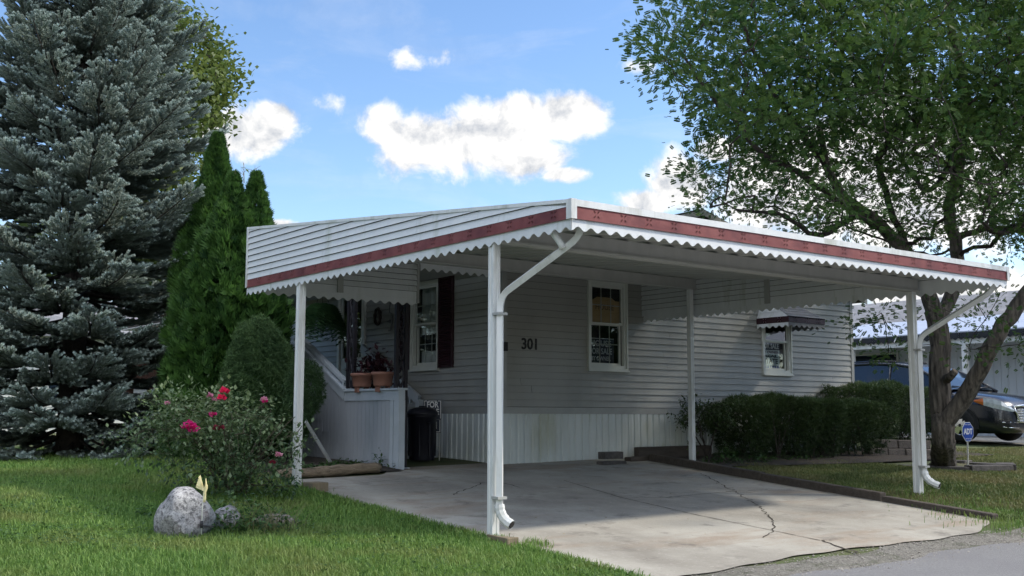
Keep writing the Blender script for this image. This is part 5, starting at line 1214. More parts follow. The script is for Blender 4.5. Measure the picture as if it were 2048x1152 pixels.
for o_, tips in ((o1, [(432, 285, 262, 17.0)]), (o2, [(470, 372, 338, 15.9), (488, 352, 325, 15.9), (510, 362, 330, 15.9)])):
    mb = MB(); rd = random.Random(6)
    for px, p0, p1, dd in tips:
        a, b_ = at(px, p0+14, dd), at(px, p1, dd); mb.tube([a, b_], [.008, .002], 4, cap=False)
        for k in range(9):
            t = .1+.8*k/9; c_ = a.lerp(b_, t); e_ = c_+Vector((rd.gauss(0, .04), rd.gauss(0, .04), rd.uniform(.03, .08))); mb.tube([c_, e_], [.004, .0015], 4, cap=False)
    mb.build('bare_tip', M['arbtip'], o_)
gb = at(524, 872, 15.2); gb.z = gz(gb.x, gb.y)
gl = thing('dome_conifer', 'dense clipped dome of dwarf conifer beside the porch', 'shrub', gb)
mb = MB(); mb.tube([gb+Vector((0, 0, -.05)), gb+Vector((0, 0, 1.0))], [.05, .02], 8); mb.build('trunk', M['twig'], gl)
n = 36000; dd_ = rand_dirs(n); dd_ = dd_[dd_[:, 2] > -.35]; n = len(dd_)
lob = 1+.022*np.sin(dd_[:, 0]*9+dd_[:, 2]*7)+.025*np.sin(dd_[:, 1]*17-dd_[:, 2]*21)+.03*np.sin(dd_[:, 0]*31+dd_[:, 1]*27+dd_[:, 2]*23); rr_ = lob*(1-.2*rng.uniform(0, 1, n)**2.5)
hz = at(520, 640, 15.2).z-gb.z-.55
pos = np.array(gb)[None]+np.stack([dd_[:, 0]*.60*rr_*(1-.18*np.clip(dd_[:, 2], 0, 1)), dd_[:, 1]*.60*rr_*(1-.18*np.clip(dd_[:, 2], 0, 1)), .62+np.where(dd_[:, 2] > 0, dd_[:, 2]*(hz-.07), dd_[:, 2]*.8)*rr_], -1)
pos = pos + np.where(pos[:, 2:3] > gb.z+1.1, np.array([[-.05, .04, 0]])*(pos[:, 2:3]-gb.z-1.1)*2.2, 0)
side = rng.normal(size=(2600, 3)); side = unit(side); side = side*np.array([.22, .22, .34])*(1-.3*rng.uniform(0, 1, (2600, 1))**2)*(1+.12*np.sin(side[:, :1]*13+side[:, 2:]*17)+.10*np.sin(side[:, 1:2]*23)); lump = np.array(at(610, 778, 14.0)[:])[None]+side
tv, tf = tuft(); D = unit(np.concatenate([dd_, unit(side)])+rng.normal(size=(n+2600, 3))*.3)
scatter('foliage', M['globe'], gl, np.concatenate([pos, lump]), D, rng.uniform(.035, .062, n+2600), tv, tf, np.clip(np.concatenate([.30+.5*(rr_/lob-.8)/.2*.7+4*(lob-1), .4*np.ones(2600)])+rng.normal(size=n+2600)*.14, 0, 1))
def hedge(name, label, x0, x1, y0, y1, z0, z1, n, seed, leggy=True):
    c_ = ((x0+x1)/2, (y0+y1)/2, gz((x0+x1)/2, (y0+y1)/2)); o = thing(name, label, 'hedge', c_); rd = random.Random(seed)
    u = rng.uniform(0, 1, n); v = rng.uniform(0, 1, n); q = rng.uniform(0, 1, n)
    # denser near the shell
    f = rng.integers(0, 4, n); dep = rng.uniform(0, 1, n)**2*.35
    v = np.where(f == 0, dep*.6, np.where(f == 1, 1-dep*.6, v)); q = np.where(f == 2, 1-dep*.5, q); u = np.where((f == 3) & (rng.uniform(0, 1, n) < .5), np.where(rng.uniform(0, 1, n) < .5, dep*.2, 1-dep*.2), u)
    X = x0+(x1-x0)*u; bul = .10*np.sin(X*3.1+seed)+.06*np.sin(X*7.3); Y = y0-bul+(y1-y0)*v; top = z1+.05*np.sin(X*2.3+seed)+.035*np.sin(X*6.1)+.03*np.sin(Y*9); Z = z0+(top-z0)*q
    taper = np.clip((Z-z0)/.5, .0, 1); Y = Y+(.5-v)*(1-taper)*.30
    keep = rng.uniform(0, 1, n) < np.clip(.35+(Z-z0)/.55, .1, 1)
    # round the ends
    er = np.minimum(u, 1-u)*(x1-x0); keep &= (er > .25*(1-q)*.6) & ~((er < .22) & (q > 1-.3*(1-er/.22)))
    pos = np.stack([X, Y, Z], -1)[keep]; D = np.stack([(u-.5)*.4, (v-.5)*1.6, q-.35], -1)[keep]+rng.normal(size=(keep.sum(), 3))*.45
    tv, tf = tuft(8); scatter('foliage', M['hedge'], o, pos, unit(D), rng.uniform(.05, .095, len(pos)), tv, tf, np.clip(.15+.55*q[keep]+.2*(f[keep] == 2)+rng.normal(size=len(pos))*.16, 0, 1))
    # long new shoots above the clipped top
    mb = MB()
    for k in range(int((x1-x0)*5)):
        x = rd.uniform(x0+.2, x1-.2); y = rd.uniform(y0+.1, y1-.1); zb = gz(x, y); 
        for j in range(3):
            dx, dy = rd.gauss(0, .22), rd.gauss(0, .16); mb.tube([(x, y, zb), (x+dx*.5, y+dy*.5, zb+(z1-zb)*.45), (x+dx*1.2, y+dy*1.1, z1-rd.uniform(.05, .25))], [.012, .008, .003], 5, cap=False)
    mb.build('stems', M['twig'], o)
    return o
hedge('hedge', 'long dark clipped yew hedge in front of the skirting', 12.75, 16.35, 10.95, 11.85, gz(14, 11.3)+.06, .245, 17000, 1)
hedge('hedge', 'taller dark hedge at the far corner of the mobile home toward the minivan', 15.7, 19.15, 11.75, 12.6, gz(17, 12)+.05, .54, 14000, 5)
lb = hit(1388, 918); lb = Vector((12.35, 11.45, gz(12.35, 11.45))); ls = thing('leggy_shrub', 'half-bare leggy shrub with crooked stems between the rear carport post and the hedge', 'shrub', lb)
T = Tree(); rd = random.Random(41); st_ = [T.limb([lb+Vector((rd.gauss(0, .05), rd.gauss(0, .04), 0)), lb+Vector((dx*.4, dy*.4, .28)), lb+Vector((dx, dy, .55))], .014, .007, wob=.008, step=.07) for dx, dy in ((-.28, -.1), (-.1, .1), (.15, -.1), (.3, .05), (-.4, .05), (.05, -.2))]
tg = [lb+Vector((rng.normal()*.30+.04, rng.normal()*.2, rng.uniform(.45, .86))) for k in range(120)] + [lb+Vector((-.50, -.05, .72)), lb+Vector((-.53, -.02, .85)), lb+Vector((-.36, -.1, .95)), lb+Vector((-.40, -.1, .24)), lb+Vector((-.43, -.12, .20)), lb+Vector((-.5, 0, .6))]
ends = T.grow(tg, rd, tip=.0022, maxr=.01, step=.06, wob=.01); T.mesh('stems', M['twig'], ls, 5)
pos = np.concatenate([np.array(q[:])[None]+rng.normal(size=(22, 3))*.045 for q in tg]); tv, tf = leaf_t(.45); scatter('foliage', M['hedge'], ls, pos, rand_dirs(len(pos)), rng.uniform(.04, .07, len(pos)), tv, tf, rng.beta(2.5, 2, len(pos)), up=(0, 0, 1))
# ---- rose bush
rb = Vector((4.55, 10.45, gz(4.55, 10.45))); rs = thing('rose_bush', 'sprawling rose bush with a few pink and red blooms behind the boulder', 'rose bush', rb)
T = Tree(); rd = random.Random(51)
for k in range(22):
    a = rd.uniform(0, 6.28); s_ = rd.uniform(.15, .75); T.limb([rb+Vector((rd.gauss(0, .08), rd.gauss(0, .08), 0)), rb+Vector((math.cos(a)*s_*.45, math.sin(a)*s_*.45, .40)), rb+Vector((math.cos(a)*s_, math.sin(a)*s_, rd.uniform(.6, .85)))], .010, .004, wob=.012, step=.08)
DR = 11.15; tg = []
outl = [(300, 800), (340, 792), (420, 800), (440, 785), (470, 800), (530, 800), (575, 860), (604, 880), (598, 930), (585, 985), (545, 985), (520, 960), (480, 1000), (440, 1000), (400, 990), (360, 975), (340, 930), (300, 910), (262, 900), (250, 880), (292, 850)]
while len(tg) < 330:
    px, py = rng.uniform(225, 610), rng.uniform(780, 1000)
    if pip(outl, px, py): tg.append(at(px, py, DR+rng.normal()*.28))
for q in ((443, 792), (425, 815), (380, 860), (527, 808), (557, 915), (415, 800), (600, 870), (228, 880), (245, 885), (335, 808)): tg.append(at(q[0], q[1], DR-.1))
tg = [q for q in tg if q.z > gz(q.x, q.y)+.05]
ends = T.grow(tg, rd, tip=.0018, maxr=.008, step=.07, wob=.012); T.mesh('canes', M['rosecane'], rs, 5)
pos, D, S, TT = [], [], [], []
for q in tg:
    t0 = np.clip(.25+.35*(q.z-rb.z-.3)/.6+(.28 if ((q-at(415, 815, DR)).length < .42) else 0), 0, .9)  # lit upper leaves painted in: paler with height and around one spot
    for _ in range(15):
        o = rng.normal(size=3)*.075; pos.append(np.array(q[:])+o); D.append(unit(o+np.array([0, 0, -.01])+rng.normal(size=3)*.04)); S.append(rng.uniform(.035, .062)); TT.append(t0+rng.normal()*.15)
tv, tf = leaf_t(.62); scatter('foliage', M['rose'], rs, np.array(pos), np.array(D), np.array(S), tv, tf, np.clip(TT, 0, 1), up=(0, 0, 1))
bloomm = {'pink': leafmat('magenta_petal', (.75, .015, .22), (.90, .08, .40), .3), 'red': leafmat('red_petal', (.75, .015, .09), (.88, .05, .18), .3), 'pale': leafmat('pale_pink_petal', (.6, .16, .33), (.75, .45, .5), .3), 'dark': leafmat('faded_crimson_petal', (.16, .012, .03), (.25, .03, .05), .2)}
for px, py, cl, s_ in ((447, 784, 'red', .042), (443, 797, 'red', .040), (418, 793, 'pale', .034), (379, 852, 'pink', .046), (388, 859, 'pink', .046), (371, 856, 'pink', .038), (383, 862, 'pink', .034), (426, 831, 'pink', .034), (432, 858, 'dark', .036), (441, 856, 'dark', .03), (527, 801, 'pale', .034), (530, 804, 'pink', .026), (558, 911, 'pale', .032), (335, 808, 'pale', .024), (428, 800, 'pale', .022), (545, 925, 'dark', .026)):
    c_ = np.array(at(px, py, DR-.38)[:]); n = 22; dv = rand_dirs(n); dv[:, 2] = np.abs(dv[:, 2])*.8; dv = unit(dv); tv, tf = leaf_t(.95)
    s_ *= 1.2; scatter('bloom', bloomm[cl], rs, c_[None]+dv*s_*.15, dv, s_*rng.uniform(.7, 1.15, n), tv, tf, rng.uniform(0, 1, n))
# ---- hanging fern, burgundy plant, hostas
fc = at(645, 625, 16.0); fo = thing('hanging_fern', 'large drooping fern hanging in the shaded porch', 'fern', fc)
mb = MB(); mb.lathe([(.0, -.10), (.07, -.10), (.10, .02), (.11, .03), (.09, .03)], fc, 16); mb.build('basket', M['black'], fo)
mb = MB()
for k in range(3): mb.tube([fc+Vector((.13*math.cos(k*2.1), .13*math.sin(k*2.1), .05)), fc+Vector((0, 0, .42))], .003, 4)
mb.tube([fc+Vector((0, 0, .42)), Vector((fc.x, fc.y, 1.96))], .004, 4); mb.build('hanger', M['black'], fo)
pos, D, S = [], [], []
for k in range(120):
    a = rng.uniform(0, 6.28); L_ = rng.uniform(.22, .5); 
    for q in range(20):
        t = (q+1)/20; p = np.array(fc[:])+np.array([math.cos(a)*L_*.75*t, math.sin(a)*L_*.75*t, .22*math.sin(t*2.0)-.62*t*t*L_/.5]); sd = np.array([-math.sin(a), math.cos(a), -.25])
        for sg in (-1, 1): pos.append(p); D.append(unit(sd*sg+np.array([math.cos(a), math.sin(a), -.5])*.4)); S.append(.11*(1-.35*t)+.03)
tv, tf = leaf_t(.42); scatter('fronds', M['fern'], fo, np.array(pos), np.array(D), np.array(S), tv, tf, rng.beta(2, 2, len(pos)), up=(0, 0, 1))
pc = at(722, 735, 14.25); dp = thing('burgundy_plant', 'dark burgundy-leaved plant growing behind the terracotta planters', 'plant', Vector((7.62, 12.95, -.2)))
pc = Vector((7.62, 13.1, .62)); mb = MB(); mb.lathe([(0, -.12), (.10, -.12), (.13, .12), (.14, .12), (.12, .10)], (7.62, 13.1, .10), 16); mb.box((7.52, 13.0, -.66), (7.72, 13.2, -.021)); mb.build('pot', M['black'], dp)
pos = np.array(pc[:])[None]+rng.normal(size=(420, 3))*np.array([.10, .15, .12]); tv, tf = leaf_t(.5); scatter('foliage', M['darkplant'], dp, pos, rand_dirs(420), rng.uniform(.07, .12, 420), tv, tf, rng.uniform(0, 1, 420), up=(0, 0, 1))
mb = MB()
for k in range(9): mb.tube([(7.62, 13.1, .2), (7.62+rng.normal()*.05, 13.1+rng.normal()*.06, .45), (7.62+rng.normal()*.1, 13.1+rng.normal()*.14, .68)], [.006, .005, .003], 5)
mb.build('stems', M['twig'], dp)
for px, py, lb_ in ((1470, 918, 'small hosta with pale edged leaves at the end of the hedge by the leggy shrub'), (1638, 905, 'small hosta with upright leaves under the middle of the hedge')):
    p = hit(px, py); ho = thing('hosta', lb_, 'plant', p); n = 16; a = rng.uniform(0, 6.28, n); D = np.stack([np.cos(a), np.sin(a), rng.uniform(.3, 1.3, n)], -1); tv, tf = leaf_t(.42)
    scatter('leaves', M['weed'], ho, np.array(p[:])[None]+np.zeros((n, 3)), unit(D), rng.uniform(.12, .22, n), tv, tf, rng.uniform(.2, .8, n), up=(0, 0, 1))
    mb = MB(); mb.tube([p+Vector((0, 0, -.03)), p+Vector((0, 0, .05))], .015, 6); mb.build('crown', M['weed'], ho)

# ------------------------------------------------------------------ minivan on the neighbouring driveway, nose toward the street
M['paint'] = mat('dark_grey_car_paint', (.006, .008, .015), rough=.22, spec=.6); M['paint'].node_tree.nodes['Principled BSDF'].inputs['Coat Weight'].default_value = .4
M['carglass'] = mat('car_glass', (.012, .02, .032), rough=.04, spec=.9)
M['chrome'] = mat('chrome', (.75, .76, .78), rough=.12, metal=1.0)
M['tyre'] = mat('tyre_rubber', (.014, .014, .015), (.022, .022, .022), 20, .85)
M['lamp'] = mat('headlamp_lens', (.62, .68, .72), (.40, .45, .5), 16, .08, spec=.9); M['amber'] = mat('amber_lens', (.60, .16, .03), rough=.15)
vw_ = hit(1925, 889); VX, VY = vw_.x+.93, vw_.y-.98; VZ = gz(VX, 14)+.02
van = thing('minivan', 'dark grey minivan parked on the driveway behind the honeylocust trunk', 'minivan', (VX, VY, VZ))
vp = lambda lx, ls, lz: (VX+lx, VY+ls, VZ+lz)
st = [(0.0, .66, .27, .55, .60), (.05, .78, .22, .70, .74), (.14, .87, .19, .80, .86), (.32, .935, .18, .88, .955), (.6, .965, .18, .93, 1.0), (.95, .975, .18, .97, 1.05), (1.3, .98, .18, 1.01, 1.10), (1.7, .985, .18, 1.03, 1.08), (2.6, .99, .18, 1.05, 1.09), (3.6, .99, .18, 1.07, 1.11), (4.5, .98, .2, 1.09, 1.13), (4.95, .95, .24, 1.10, 1.14), (5.12, .86, .32, 1.05, 1.08)]
mb = MB(); vs = []
for ls, wd, zb_, zbelt, zt in st:
    half = [(0, zb_), (wd*.86, zb_), (wd*.97, zb_+.07), (wd*1.0, zb_+.24*(zbelt-zb_)), (wd*1.0, zb_+.5*(zbelt-zb_)), (wd*.985, zb_+.74*(zbelt-zb_)), (wd*.965, zbelt-.03), (wd*.90, zbelt+.3*(zt-zbelt)), (wd*.55, zt-.012), (0, zt)]
    ring = half + [(-q, z) for q, z in half[-2:0:-1]]; vs += [vp(q, ls, z) for q, z in ring]
n = len(ring)
fs = [(i_*n+j, i_*n+(j+1) % n, (i_+1)*n+(j+1) % n, (i_+1)*n+j) for i_ in range(len(st)-1) for j in range(n)] + [tuple(range(n))[::-1], tuple(range((len(st)-1)*n, len(st)*n))]
mb.add(vs, fs, 0, True); body = mb.build('body', M['paint'], van)
gs = [(1.22, .93, 1.06, .88, 1.10), (1.62, .935, 1.07, .80, 1.36), (2.1, .94, 1.08, .73, 1.60), (2.6, .94, 1.09, .72, 1.69), (3.3, .94, 1.10, .72, 1.73), (4.2, .935, 1.11, .71, 1.71), (4.75, .92, 1.12, .69, 1.66), (5.06, .88, 1.12, .74, 1.20)]
mb = MB(); vs = []
for ls, wb, zb_, wt, zt in gs: vs += [vp(wb, ls, zb_), vp(wt, ls, zt-.03), vp(wt-.10, ls, zt), vp(0, ls, zt+.02), vp(-wt+.10, ls, zt), vp(-wt, ls, zt-.03), vp(-wb, ls, zb_)]
for i_ in range(len(gs)-1):
    for j in range(6):
        mb.add([vs[i_*7+j], vs[i_*7+j+1], vs[(i_+1)*7+j+1], vs[(i_+1)*7+j]], [(0, 1, 2, 3)], 0 if (2 <= i_ < 6 and 1 <= j <= 4) else 1, True)
mb.build('cabin', [M['paint'], M['carglass']], van)
mb = MB()
for sg in (-1, 1):
    A = [vp(sg*.925, 1.20, 1.07), vp(sg*.81, 1.62, 1.345), vp(sg*.735, 2.1, 1.58), vp(sg*.725, 2.6, 1.67), vp(sg*.725, 3.3, 1.71), vp(sg*.715, 4.2, 1.69), vp(sg*.695, 4.75, 1.64)]
    mb.tube(A, .035, 6)
    for ls, wb, wt, zt in ((2.72, .945, .725, 1.68), (3.85, .945, .72, 1.69), (4.72, .93, .70, 1.64)): mb.tube([vp(sg*wb, ls-.02, 1.07), vp(sg*wt, ls+.03, zt)], .032 if ls < 4 else .07, 6)
    mb.tube([vp(sg*.60, 2.7, 1.745), vp(sg*.60, 3.3, 1.775), vp(sg*.60, 4.5, 1.735)], .018, 6)
mb.build('pillar', M['paint'], van)
mb = MB()
for sg in (-1, 1):
    mb.tube([vp(sg*.945, 1.3, 1.065), vp(sg*.957, 2.6, 1.085), vp(sg*.955, 4.6, 1.12)], .010, 5)
mb.build('belt_trim', M['chrome'], van)
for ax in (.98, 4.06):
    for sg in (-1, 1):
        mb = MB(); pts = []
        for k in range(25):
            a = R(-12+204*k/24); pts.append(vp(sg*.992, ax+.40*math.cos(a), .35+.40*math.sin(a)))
        mb.prism(pts, (-sg*.2, 0, 0)); mb.build('wheel_well_shade', M['tyre'], van)  # black plate over the body side stands in for the shaded wheel well
        mb = MB(); prof = [(.20, -.11), (.30, -.115), (.335, -.09), (.345, -.04), (.345, .04), (.335, .09), (.30, .115), (.20, .11)]
        vs = [vp(sg*.90+sg*o, ax+r_*math.cos(2*math.pi*j/32), .345+r_*math.sin(2*math.pi*j/32)) for r_, o in prof for j in range(32)]
        mb.add(vs, [(i_*32+j, i_*32+(j+1) % 32, (i_+1)*32+(j+1) % 32, (i_+1)*32+j) for i_ in range(7) for j in range(32)], 0, True); wh = mb.build('wheel', M['tyre'], van)
        mb = MB()
        for k in range(5):
            a = 2*math.pi*k/5+.3; c_, s_ = math.cos(a), math.sin(a)
            p = lambda r_, w_, o: vp(sg*.90+sg*o, ax+r_*c_-w_*s_, .345+r_*s_+w_*c_)
            mb.add([p(.03, -.045, .10), p(.03, .045, .10), p(.215, .075, .085), p(.215, -.075, .085)], [(0, 1, 2, 3)])
        vs = [vp(sg*.90+sg*o, ax+r_*math.cos(2*math.pi*j/32), .345+r_*math.sin(2*math.pi*j/32)) for r_, o in ((.19, .086), (.225, .10), (.225, .05)) for j in range(32)]
        mb.add(vs, [(i_*32+j, i_*32+(j+1) % 32, (i_+1)*32+(j+1) % 32, (i_+1)*32+j) for i_ in range(2) for j in range(32)], 0, True); mb.build('rim', M['chrome'], wh)
for sg in (-1, 1):
    mb = MB(); cols = [(.962, .66, .83, .865), (.955, .46, .755, .895), (.925, .28, .70, .885), (.86, .125, .66, .835), (.745, .035, .63, .755), (.62, -.012, .625, .67)]
    vs = []
    for lx, ls, z0, z1 in cols:
        for t in (0, .5, 1): vs.append(vp(sg*(lx+.012+.012*(t == .5)), ls-.012*(t == .5), z0+(z1-z0)*t))
    for i_ in range(5):
        for j in range(2): mb.add([vs[3*i_+j], vs[3*i_+j+1], vs[3*i_+3+j+1], vs[3*i_+3+j]], [(0, 1, 2, 3)], 1 if i_ == 0 else 0, True)
    mb.build('headlight', [M['lamp'], M['amber']], van)
    mb = MB(); mb.tube([vp(sg*.50, -.02, .405), vp(sg*.72, .035, .41), vp(sg*.86, .13, .405)], .014, 6); mb.tube([vp(sg*.50, -.02, .30), vp(sg*.72, .035, .30), vp(sg*.85, .125, .315)], .012, 6); mb.build('bumper_trim', M['chrome'], van)
    mb = MB(); mb.add([vp(sg*.52, -.014, .31), vp(sg*.52, -.014, .395), vp(sg*.80, .075, .395), vp(sg*.80, .075, .315)], [(0, 1, 2, 3)]); mb.build('fog_lamp', M['black'], van)
    mb = MB(); c_ = vp(sg*1.06, 1.62, 1.06); mb.lathe([(0, -.09), (.07, -.08), (.085, 0), (.07, .08), (0, .09)], c_, 14, 0, 1.3, .8); mb.tube([c_, vp(sg*.93, 1.55, 1.05)], .03, 6); mb.build('mirror', M['paint'], van)
    mb = MB()
    for ls in (2.35, 3.2): mb.box([min(a, b) for a, b in zip(vp(sg*.992, ls, .90), vp(sg*1.012, ls+.17, .93))], [max(a, b) for a, b in zip(vp(sg*.992, ls, .90), vp(sg*1.012, ls+.17, .93))])
    mb.build('door_handle', M['paint'], van)
mb = MB(); mb.add([vp(-.56, -.008, .60), vp(.56, -.008, .60), vp(.62, -.004, .70), vp(0, -.02, .74), vp(-.62, -.004, .70)], [(0, 1, 2, 3, 4)]); mb.add([vp(-.50, -.010, .42), vp(.50, -.010, .42), vp(.55, -.010, .597), vp(-.55, -.010, .597)], [(0, 1, 2, 3)]); gr = mb.build('grille', M['black'], van)
mb = MB()
for k in range(8): z = .44+k*.033; mb.tube([vp(-.54, -.016, z), vp(0, -.03, z), vp(.54, -.016, z)], .010, 5)
mb.tube([vp(-.63, .0, .73), vp(-.55, -.02, .58), vp(-.48, -.02, .42), vp(0, -.035, .405), vp(.48, -.02, .42), vp(.55, -.02, .58), vp(.63, .0, .73)], .020, 6); mb.tube([vp(-.63, .0, .73), vp(0, -.03, .77), vp(.63, .0, .73)], .026, 6); mb.build('grille_bar', M['chrome'], gr)
mb = MB()
for sg in (-1, 1): mb.tube([vp(sg*.1, 1.19, 1.135), vp(sg*.7, 1.30, 1.17)], .012, 5)
mb.build('wiper', M['black'], van)

# ------------------------------------------------------------------ neighbouring home behind the van
M['nbwall'] = mat('pale_blue_grey_panel', (.55, .59, .63), (.50, .54, .58), 3, .6, stretch=(1, 1, .2), world=True)
M['nbroof'] = mat('pale_blue_awning_metal', (.42, .46, .54), (.36, .40, .48), 6, .4, stretch=(1, .3, 1), world=True)
nb = thing('neighbour_home', 'pale blue-grey neighbouring home with scalloped metal awning roof behind the minivan', 'house', (27.6, 14, -.5))
mb = MB(); mb.box((27.6, 2, -.6), (27.7, 17.6, 2.05)); mb.box((27.7, 17.5, -.6), (29.6, 17.6, 2.3)); mb.box((29.6, 2, -.6), (33.8, 30, 2.3))
y = 2.1
while y < 17.5: mb.box((27.585, y, -.55), (27.599, y+.022, 2.0)); y += .20
mb.build('wall', M['nbwall'], nb)
mb = MB(); n = 9
for k in range(n):
    t0, t1 = k/n, (k+1)/n; mb.prism([(26.0+2.1*t0, 1.5, 2.13+.55*t0), (26.0+2.1*t1, 1.5, 2.10+.55*t1), (26.0+2.1*t1, 1.5, 2.16+.55*t1), (26.0+2.1*t0, 1.5, 2.16+.55*t0)], (0, 29, 0))
mb.build('awning_roof', M['nbroof'], nb)
mb = MB(); mb.prism([(28.0, 1, 2.60), (31.4, 1, 3.62), (34.6, 1, 2.60), (34.6, 1, 2.66), (31.4, 1, 3.70), (28.0, 1, 2.68)], (0, 29.5, 0)); mb.build('roof', M['shingle'], nb)
mb = MB(); mb.box((25.97, 1.5, 2.0), (25.995, 30.5, 2.125))
y = 2.0
while y < 30: petals(mb, (25.968, y, 2.062), (0, -1, 0), .055, (-1, 0, 0), 1, 1); y += .42
scallop_strip((25.98, 1.5, 0), (25.98, 30.5, 0), 1.999, 1.985, .04, .16, .008, (1, 0, 0), 0, mb)
mb.build('trim_band', [M['black'], M['text_white']], nb)
mb = MB(); mb.box((26.05, 1.5, 1.84), (26.2, 30.5, 1.985)); mb.build('gutter', M['white'], nb)
mb = MB()
for y in (14.4, 17.3, 18.4, 12.0, 20.5): mb.beam((25.93, y, 1.97), (25.93, y-.09, 2.16), .02, .035, up=(1, 0, 0))
mb.build('gutter_strap', M['text_white'], nb)
for y in (10.4, 15.35, 18.7): mb = MB(); mb.box((26.06, y, -.55), (26.18, y+.12, 1.84)); mb.build('post', M['white'], nb)
for y0, y1 in ((18.0, 19.2), (19.6, 21.4), (22.5, 24)):
    mb = MB(); mb.box((29.55, y0, .55), (29.598, y1, 1.95)); wn = mb.build('window', M['vinyl'], nb)
    mb = MB(); mb.box((29.53, y0+.07, .62), (29.549, y1-.07, 1.22)); mb.box((29.53, y0+.07, 1.28), (29.549, y1-.07, 1.88)); mb.build('pane', M['carglass'], wn)

# ------------------------------------------------------------------ glimpses behind the spruce
hw = at(120, 800, 36); wh = thing('white_house', 'white house glimpsed between the spruce branches', 'house', (hw.x, hw.y, gz(hw.x, hw.y)))
a, b = at(-260, 800, 36), at(440, 800, 36); dx = (b-a); dx.z = 0; ln = dx.length; dx.normalize(); nrm = Vector((-dx.y, dx.x, 0))
W_ = lambda s_, n_, z: (a.x+dx.x*s_+nrm.x*n_, a.y+dx.y*s_+nrm.y*n_, z)
mb = MB(); z = -.6
while z < 2.3: mb.add([W_(0, -.015, z), W_(ln, -.015, z), W_(ln, 0, z+.12), W_(0, 0, z+.12)], [(0, 1, 2, 3)]); z += .12
mb.prism([W_(0, .01, -.6), W_(ln, .01, -.6), W_(ln, 6, -.6), W_(0, 6, -.6)], (0, 0, 2.9)); mb.build('wall', M['vinyl'], wh)
mb = MB(); mb.prism([W_(-.3, -.4, 2.3), W_(-.3, 3, 3.6), W_(-.3, 6.4, 2.3), W_(-.3, 6.4, 2.4), W_(-.3, 3, 3.72), W_(-.3, -.4, 2.4)], dx*(ln+.6)); mb.build('roof', M['shingle'], wh)
for s_ in (1.6, 4.6, 7.6, 9.8):
    mb = MB(); mb.prism([W_(s_, -.05, .5), W_(s_+1.1, -.05, .5), W_(s_+1.1, -.05, 1.8), W_(s_, -.05, 1.8)], nrm*.03); mb.build('window', M['carglass'], wh)
fc0, fc1 = at(215, 800, 23), at(345, 800, 22.4); fn = thing('wooden_railing', 'brown stained wooden railing behind the spruce', 'railing', (fc0.x, fc0.y, gz(fc0.x, fc0.y)))
for k in range(4):
    p = fc0.lerp(fc1, k/3); mb = MB(); mb.box((p.x-.06, p.y-.06, gz(p.x, p.y)-.05), (p.x+.06, p.y+.06, 1.72 if k % 3 == 2 else 1.25)); mb.build('post', M['brownwood'], fn)
mb = MB()
for z in (1.15, .55):
    mb.beam((fc0.x, fc0.y-.07, z), (fc1.x, fc1.y-.07, z), .04, .10)
mb.build('rail', M['brownwood'], fn)
mb = MB()
for k in range(26):
    p = fc0.lerp(fc1, (k+.5)/26); mb.box((p.x-.025, p.y-.115, .5), (p.x+.025, p.y-.092, 1.2))
mb.build('balusters', M['brownwood'], fn)

# ------------------------------------------------------------------ the wooded street behind the viewer, seen only as reflections in the windows
def far_trees(name, label, spots):
    pos, S = [], []
    for (x, y, h, r_) in spots:
        k = 1500; d = rand_dirs(k); rr = 1-.4*rng.uniform(0, 1, k)**2; rr = rr*(1+.15*np.sin(d[:, 0]*7+x)+.12*np.sin(d[:, 2]*9+y))
        pos.append(np.stack([x+d[:, 0]*rr*r_, y+d[:, 1]*rr*r_, gz(x, y)+h*.55+d[:, 2]*rr*h*.5], -1)); S.append(np.full(k, r_*.16))
    pos = np.concatenate(pos); tv, tf = leaf_t(.8); o = scatter(name, M['farleaf'], None, pos, rand_dirs(len(pos)), np.concatenate(S), tv, tf, rng.beta(2, 2, len(pos)), up=(0, 0, 1)); return tag(o, label, 'trees', kind='stuff')
sp = [(x, -15+rng.normal()*1.5, rng.uniform(6, 10), rng.uniform(2.5, 3.8)) for x in np.arange(-6, 48, 4.2)] + [(-19+rng.normal()*1.5, y, rng.uniform(6, 10), rng.uniform(2.5, 3.8)) for y in np.arange(-8, 42, 4.4)]
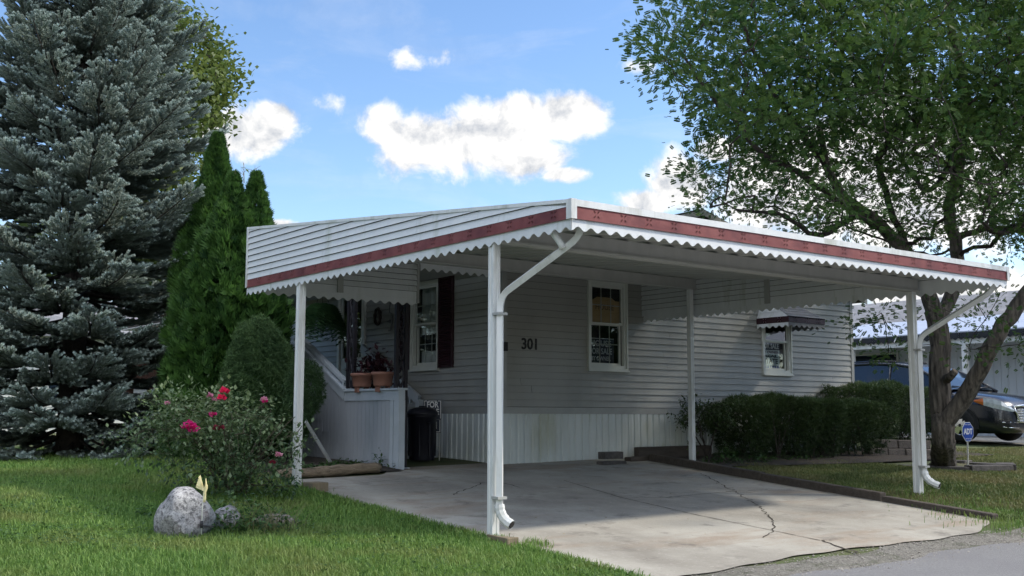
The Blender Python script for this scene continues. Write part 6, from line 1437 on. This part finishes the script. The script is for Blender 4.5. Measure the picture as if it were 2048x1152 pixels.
sp += [(x, 48+rng.normal()*2, rng.uniform(7, 9), rng.uniform(3.2, 4.4)) for x in np.arange(-42, 14, 4.6)] + [(-40+rng.normal()*2, y, rng.uniform(7, 9), 4) for y in np.arange(40, 80, 5)]
far_trees('far_treeline', 'leafy treeline along the far side of the street', sp)

# ------------------------------------------------------------------ pebbles of the verge and fallen leaves
n = 5200; px_ = rng.uniform(5.4, 15, n); py_ = rng.uniform(4.95, 5.68, n); d = rng.normal(size=(n, 3)); V0 = np.array([(1, 0, 0), (-1, 0, 0), (0, 1, 0), (0, -1, 0), (0, 0, .7), (0, 0, -.7)], float); F0 = np.array([(0, 2, 4), (2, 1, 4), (1, 3, 4), (3, 0, 4)])
sz = rng.uniform(.003, .010, n)*np.where(rng.uniform(0, 1, n) < .08, 1.7, 1); a = rng.uniform(0, 6.28, n)
M['pebble'] = leafmat('pebble', (.10, .095, .085), (.30, .285, .26), 0, .9)
pos = np.stack([px_, py_, g(px_, py_)+.006], -1); tag(scatter('pebbles', M['pebble'], None, pos, np.stack([np.cos(a), np.sin(a), 0*a], -1), sz, V0, F0, rng.uniform(0, 1, n), up=(0, 0, 1)), 'loose pebbles along the crumbling road edge', 'pebbles', kind='stuff')
M['deadleaf'] = leafmat('fallen_leaf', (.20, .13, .04), (.38, .30, .10), .2, .7)
n = 620; px_ = np.concatenate([rng.uniform(11.3, 20, 380), rng.uniform(6.0, 11, 60), rng.uniform(1.8, 5.3, 180)]); py_ = np.concatenate([rng.uniform(6, 11, 380), rng.uniform(6.5, 12, 60), rng.uniform(6, 15, 180)])
pos = np.stack([px_, py_, g(px_, py_)+np.where((px_ > 5.5) & (px_ < 11), .032, .05)], -1); a = rng.uniform(0, 6.28, n); tv, tf = leaf_t(.5)
tag(scatter('fallen_leaves', M['deadleaf'], None, pos, np.stack([np.cos(a), np.sin(a), .1*np.sin(a*3)], -1), rng.uniform(.018, .04, n), tv, tf, rng.uniform(0, 1, n), up=(0, 0, 1)), 'small yellow and brown fallen leaves on the grass and slab', 'fallen leaves', kind='stuff')
